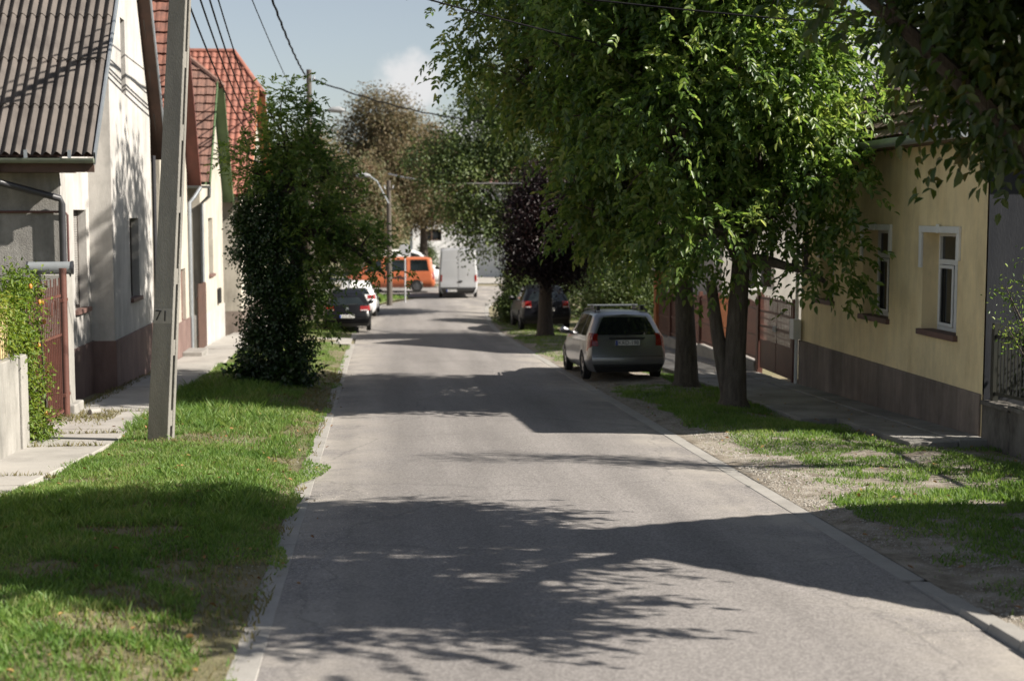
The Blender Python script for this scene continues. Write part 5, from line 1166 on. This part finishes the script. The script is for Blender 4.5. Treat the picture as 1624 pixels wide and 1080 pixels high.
tree('walnut_tree', 'walnut tree with a straight dark trunk beside the silver estate car', 'tree', 6.15, 28.03, .215, 2.7,
     [(5.4, 28.0, 5.2, 2.6, 2.4, 2.6), (4.0, 27.3, 5.5, 1.7, 1.8, 1.6), (4.7, 27.0, 3.0, 1.3, 1.3, 1.1), (5.2, 28.0, 7.6, 2.4, 2.2, 1.6), (3.0, 27.6, 7.0, 1.4, 1.5, 1.3), (5.3, 26.9, 2.3, 1.1, 1.0, .7), (4.4, 26.9, 2.15, .7, .7, .5), (4.05, 26.7, 2.7, .75, .6, .7), (7.0, 28.4, 4.6, 1.4, 1.5, 1.6), (3.0, 27.5, 5.9, 1.5, 1.5, 1.8), (4.4, 26.6, 4.3, 1.5, 1.2, 1.3), (6.1, 25.6, 9.0, 1.6, 1.6, 1.2), (6.3, 27.9, 9.6, 2.0, 2.2, 1.1), (6.2, 27.6, 11.3, 1.7, 2.0, 1.2)],
     1180, walnut(10, .26, .34, .13, .48, 7, .38), M['leaf_walnut_2'], M['bark'], 'walnut trees on the right verge', (-.1, 0), limbs=190, clip=keep_off_house, seed=9)
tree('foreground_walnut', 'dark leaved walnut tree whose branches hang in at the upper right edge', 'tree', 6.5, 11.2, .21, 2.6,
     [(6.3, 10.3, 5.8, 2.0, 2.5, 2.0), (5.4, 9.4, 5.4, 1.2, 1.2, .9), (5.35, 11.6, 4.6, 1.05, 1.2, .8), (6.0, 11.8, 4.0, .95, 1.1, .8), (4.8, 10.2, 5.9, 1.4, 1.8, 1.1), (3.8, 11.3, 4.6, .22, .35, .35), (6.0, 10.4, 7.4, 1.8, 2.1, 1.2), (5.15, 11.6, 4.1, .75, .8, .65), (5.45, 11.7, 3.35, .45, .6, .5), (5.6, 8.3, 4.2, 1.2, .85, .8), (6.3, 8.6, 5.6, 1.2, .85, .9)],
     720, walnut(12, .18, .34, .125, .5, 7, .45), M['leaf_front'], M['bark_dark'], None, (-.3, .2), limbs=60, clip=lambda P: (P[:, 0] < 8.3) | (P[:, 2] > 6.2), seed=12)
tree('plum_tree', 'dark purple leaved tree in the right verge in front of the dark grey car', 'tree', 5.55, 47.3, .26, 1.9,
     [(5.3, 46.8, 2.0, 1.2, 1.2, 1.5), (5.8, 47.0, 2.8, 1.3, 1.3, 1.3), (4.85, 46.6, 1.2, .8, .8, .8), (5.8, 46.8, .8, .95, .9, .6), (6.5, 47.2, 1.6, 1.1, 1.0, 1.1)], 560, small(60, .22, .10, .6), M['leaf_plum'], M['bark_dark'], limbs=40, seed=3)
tree('roadside_tree', 'spreading green tree beyond the purple tree on the right of the street', 'tree', 6.9, 61.5, .25, 3.0,
     [(5.4, 61, 3.6, 2.4, 2.2, 1.9), (3.5, 60.5, 3.9, 1.7, 1.8, 1.3), (2.9, 60.6, 4.9, 1.5, 1.6, 1.2), (4.6, 61, 5.8, 2.2, 2.0, 1.7), (7.2, 61, 5.4, 2.8, 2.5, 2.4), (4.6, 60.5, 1.7, 1.3, 1.3, 1.0), (5.6, 61, 7.6, 2.0, 2, 1.4), (3.8, 60.4, 2.3, 1.0, 1.0, .7)], 760, small(46, .30, .14, .6), M['leaf_far'], M['bark_dark'], limbs=60, seed=5)
tree('garden_tree', 'green tree behind the panel fence at right of the silver estate car', 'tree', 10.6, 46.5, .2, 2.4, [(10.4, 46.5, 3.0, 2.2, 2, 2.2), (9.6, 46, 1.2, 1.3, 1.3, 1.2), (11, 47, 5.2, 2, 2, 1.8)], 260, small(26, .3, .12, .5), M['leaf_far'], M['bark_dark'], limbs=30, seed=6)
def shrub(name, label, x, y, ells, n, ls, mat, group=None, seed=1, part='foliage', cat='shrub', inner=.3, stems=14):
    z = gz(y); root = thing(name, label, cat, (x, y, z), group); C, O = crown_clumps(ells, n, seed, inner)
    C[:, 2] = np.maximum(C[:, 2], z + .05); P, D, N, L, W = ls(C, O); leaves(part, P, D, N, L, W, mat, root)
    mb = MB()
    for j in rng.choice(len(C), stems): mb.tube(curve((x + random.uniform(-.15, .15), y + random.uniform(-.1, .1), z), C[j], 5, .05, -.08), np.linspace(.022, .006, 5), 5)
    mb.build('stems', M['bark_dark'], root, smooth=True); return root
shrub('green_bush', 'rounded green bush at the right kerb beside the dark grey car', 5.7, 57, [(5.75, 56.6, -.6, 1.0, 1.1, 1.1), (5.5, 56.3, -1.3, .8, .9, .6), (6.1, 57.0, .1, .9, .8, .7)], 320, small(70, .18, .11, .6), M['leaf_far'], seed=7)
for (x, y, lab, sd_) in ((8.9, 50.5, 'tall leafy shrub behind the tan gate pillar', 51), (9.4, 54.5, 'broad garden shrub to the right of the dark grey car', 52), (8.3, 58.5, 'leafy shrub behind the dark grey car', 53), (10.5, 62, 'rounded shrub farthest back in the garden on the right', 54)):
    z = gz(y); shrub('garden_shrub', lab, x, y, [(x, y, z + 1.0, 1.3, 1.3, 1.1), (x - .5, y, z + 2.0, 1.0, 1.0, 1.0), (x + .8, y + .3, z + 1.8, 1.1, 1.1, 1.2)], 220, small(46, .25, .11, .55), M['leaf_far'], 'shrubs in the gardens on the right', seed=sd_)
# ivy clad tree on the left verge
iv = tree('ivy_tree', 'tree on the left verge with its trunk wrapped in a thick dark column of ivy', 'tree', -2.15, 29.6, .16, 3.6,
     [(-1.9, 29.6, 4.3, .45, .5, .9), (-1.5, 29.6, 4.1, .3, .4, .8), (-1.35, 29.4, 1.2, .42, .45, .6), (-1.25, 29.4, .4, .3, .35, .35), (-1.6, 29.5, 3.3, .75, .7, .7), (-.85, 29.5, 2.55, .6, .6, .5), (-.3, 29.5, 1.95, .5, .5, .4), (-.9, 29.4, 1.6, .5, .5, .35), (-2.5, 29.6, 3.5, .5, .6, .5), (-1.0, 29.5, 3.5, .35, .4, .3), (-1.3, 29.5, 2.2, .6, .6, .5), (.1, 29.4, 1.5, .3, .3, .35)],
     460, lambda C, O: compound(C, O, 6, .14, .26, .09, .45, 7, .35, .15), M['leaf_walnut'], M['bark_dark'], None, (.05, 0), limbs=60, seed=14)
C, O = crown_clumps([(-2.2, 29.6, -.3, .66, .65, .8), (-2.2, 29.6, .55, .62, .6, .8), (-2.15, 29.6, 1.5, .66, .65, .8), (-2.25, 29.6, 2.4, .70, .65, .7), (-2.2, 29.6, -.75, .68, .65, .3), (-1.65, 29.4, -.35, .28, .35, .55), (-2.65, 29.5, 2.0, .35, .4, .7)], 560, 15, .6)
C[:, 2] = np.maximum(C[:, 2], gz(29.6) + .03)
LA = simple(C, O, 62, .10, .062, .8, -.35, .7)
C, O = crown_clumps([(-1.75, 29.0, -.72, .5, .3, .3), (-2.7, 29.1, -.75, .35, .3, .25)], 40, 16, .4)
LB = simple(C, O, 20, .08, .11, .7, .1, .8)
leaves('ivy', *[np.concatenate(q) for q in zip(LA, LB)], M['leaf_ivy'], iv)
# climbing bush over the red gate
cb_ = shrub('climbing_bush', 'bright green climbing bush with orange hips growing over the garden gate', -4.95, 20.9, [(-4.98, 20.3, .9, .22, .5, .6), (-4.95, 20.5, .15, .24, .45, .6), (-5.0, 19.7, 1.1, .22, .6, .5), (-5.0, 20.5, 1.5, .24, .6, .25), (-4.9, 20.9, -.5, .26, .5, .22), (-5.0, 18.6, 1.35, .22, .9, .25), (-4.95, 20.35, -.2, .2, .25, .45)], 330,
     small(26, .09, .065, .42, -.15), M['leaf_bright'], seed=22, stems=26)
mb_spots = [(-4.80, 20.2, 1.55), (-4.80, 20.7, 1.3), (-4.80, 20.9, 1.28), (-4.80, 20.95, 1.0), (-4.78, 20.5, .7), (-4.78, 21.0, .25), (-4.78, 20.8, -.3)]
for p in mb_spots:
    MB().tube([(p[0], p[1], p[2] - .035), (p[0], p[1], p[2] - .025), (p[0], p[1], p[2]), (p[0], p[1], p[2] + .025), (p[0], p[1], p[2] + .035)], [.006, .02, .026, .02, .008], 10).build('rose_hip', M['rose_orange'], cb_, smooth=True)
shrub('garden_shrub', 'thin shrub with arching twigs behind the iron railing', 9.0, 17.6, [(8.9, 17.9, 1.6, .6, .6, .5), (8.5, 18.0, 1.5, .5, .5, .25), (8.9, 17.4, .7, .5, .8, .7), (8.35, 17.7, 1.0, .4, .4, .2), (9.2, 16.5, 1.0, .6, .9, .9)], 130, small(22, .12, .055, .45, -.1), M['leaf_walnut'], seed=24, stems=40)
tree('garden_tree', 'slender tree in the garden between the iron railing and the grey house', 'tree', 9.6, 15.6, .09, 2.6, [(9.5, 15.7, 4.4, .7, .45, .8), (9.4, 15.7, 5.4, .6, .4, .7), (9.6, 15.6, 3.2, .6, .5, .6)], 110, small(22, .14, .07, .5), M['leaf_walnut'], M['bark_dark'], limbs=40, seed=26)
shrub('garden_shrub', 'dark laurel shrub filling the garden behind the iron railing', 9.9, 15.5, [(9.9, 15.5, .4, .9, 2.2, 1.1), (10.2, 18, .5, .8, 1.0, 1.2)], 260, small(26, .16, .09, .45, -.1), M['leaf_front'], seed=25)
# trees closing the view, each its own crown
for (x, y, r_, h, mt, sd_, lab) in ((-4.4, 90, 3.2, 9.8, 'leaf_olive', 31, 'olive brown tree at left behind the timber pole'), (.1, 92, 3.7, 12.9, 'leaf_brown', 32, 'tallest dry brown tree beyond the end of the street'), (3.0, 95, 3.0, 10.6, 'leaf_brown', 33, 'dry brown tree right of the tallest one at the street end'), (-8.8, 100, 4.2, 9.6, 'leaf_far', 34, 'green tree far behind the orange roofed house'), (-1.2, 86, 2.2, 7.6, 'leaf_olive', 35, 'lower olive tree behind the orange van'), (9, 116, 4.6, 12.5, 'leaf_far', 36, 'big green tree behind the white building'), (16, 100, 4.8, 11, 'leaf_far', 37, 'big green tree right of the white building')):
    z = gz(y); e = [(x + dx * r_, y + dy * r_, z + h * f_, r_ * q, r_ * q, r_ * q * .85) for dx, dy, f_, q in ((0, 0, .55, .8), (-.5, .1, .45, .6), (.5, 0, .5, .6), (.1, 0, .82, .55), (-.3, .1, .72, .5), (.35, 0, .72, .5), (0, -.2, .28 if sd_ not in (32, 33) else .6, .6 if sd_ not in (32, 33) else .4))]
    tree('distant_tree', lab, 'tree', x, y, .3, h * .4, e, 520, small(76, .42, .17, .6), M[mt], M['bark_dark'], 'trees beyond the end of the street', limbs=40, seed=sd_)
shrub('green_bush', 'small round bush in front of the white building near the panel van', 3.3, 97, [(3.3, 97, -1.0, .6, .6, 1.1), (3.3, 97, 0, .5, .5, .5)], 60, small(34, .2, .14, .55), M['leaf_far'], seed=41)
shrub('green_bush', 'leafy bush behind the round traffic sign left of the white building', .9, 95, [(.9, 95, -.6, 1.0, 1.0, 1.4), (1.7, 95, -1.0, .8, .8, 1)], 90, small(34, .2, .14, .55), M['leaf_far'], seed=42)
shrub('garden_hedge', 'low hedge between the pale house and the parked cars at left', -4.2, 62, [(-4.6, 60, -.8, .8, 2.4, .9), (-4.2, 64, -.6, .9, 2.5, 1.1), (-3.4, 67, -1.0, 1.0, 1.4, .8)], 160, small(34, .22, .10, .55), M['leaf_far'], seed=43)
# wooded skyline on both sides, too far to tell trees apart
Cs = []
for k in range(420):
    a = rng.uniform(-1.35, 1.35); d = rng.uniform(150, 210); x, y = d * math.sin(a), d * math.cos(a)
    Cs.append((x, y, gz(min(y, 300)) + rng.uniform(0, 7.5)))
C = np.array(Cs); O = unit(rng.normal(size=C.shape) + np.array([0, -.6, .5])); P, D, N, L, W = simple(C, O, 110, 2.2, .9, .7)
o = leaves('far_wood', P, D, N, L, W, M['leaf_far'], None); props(o, kind='stuff')
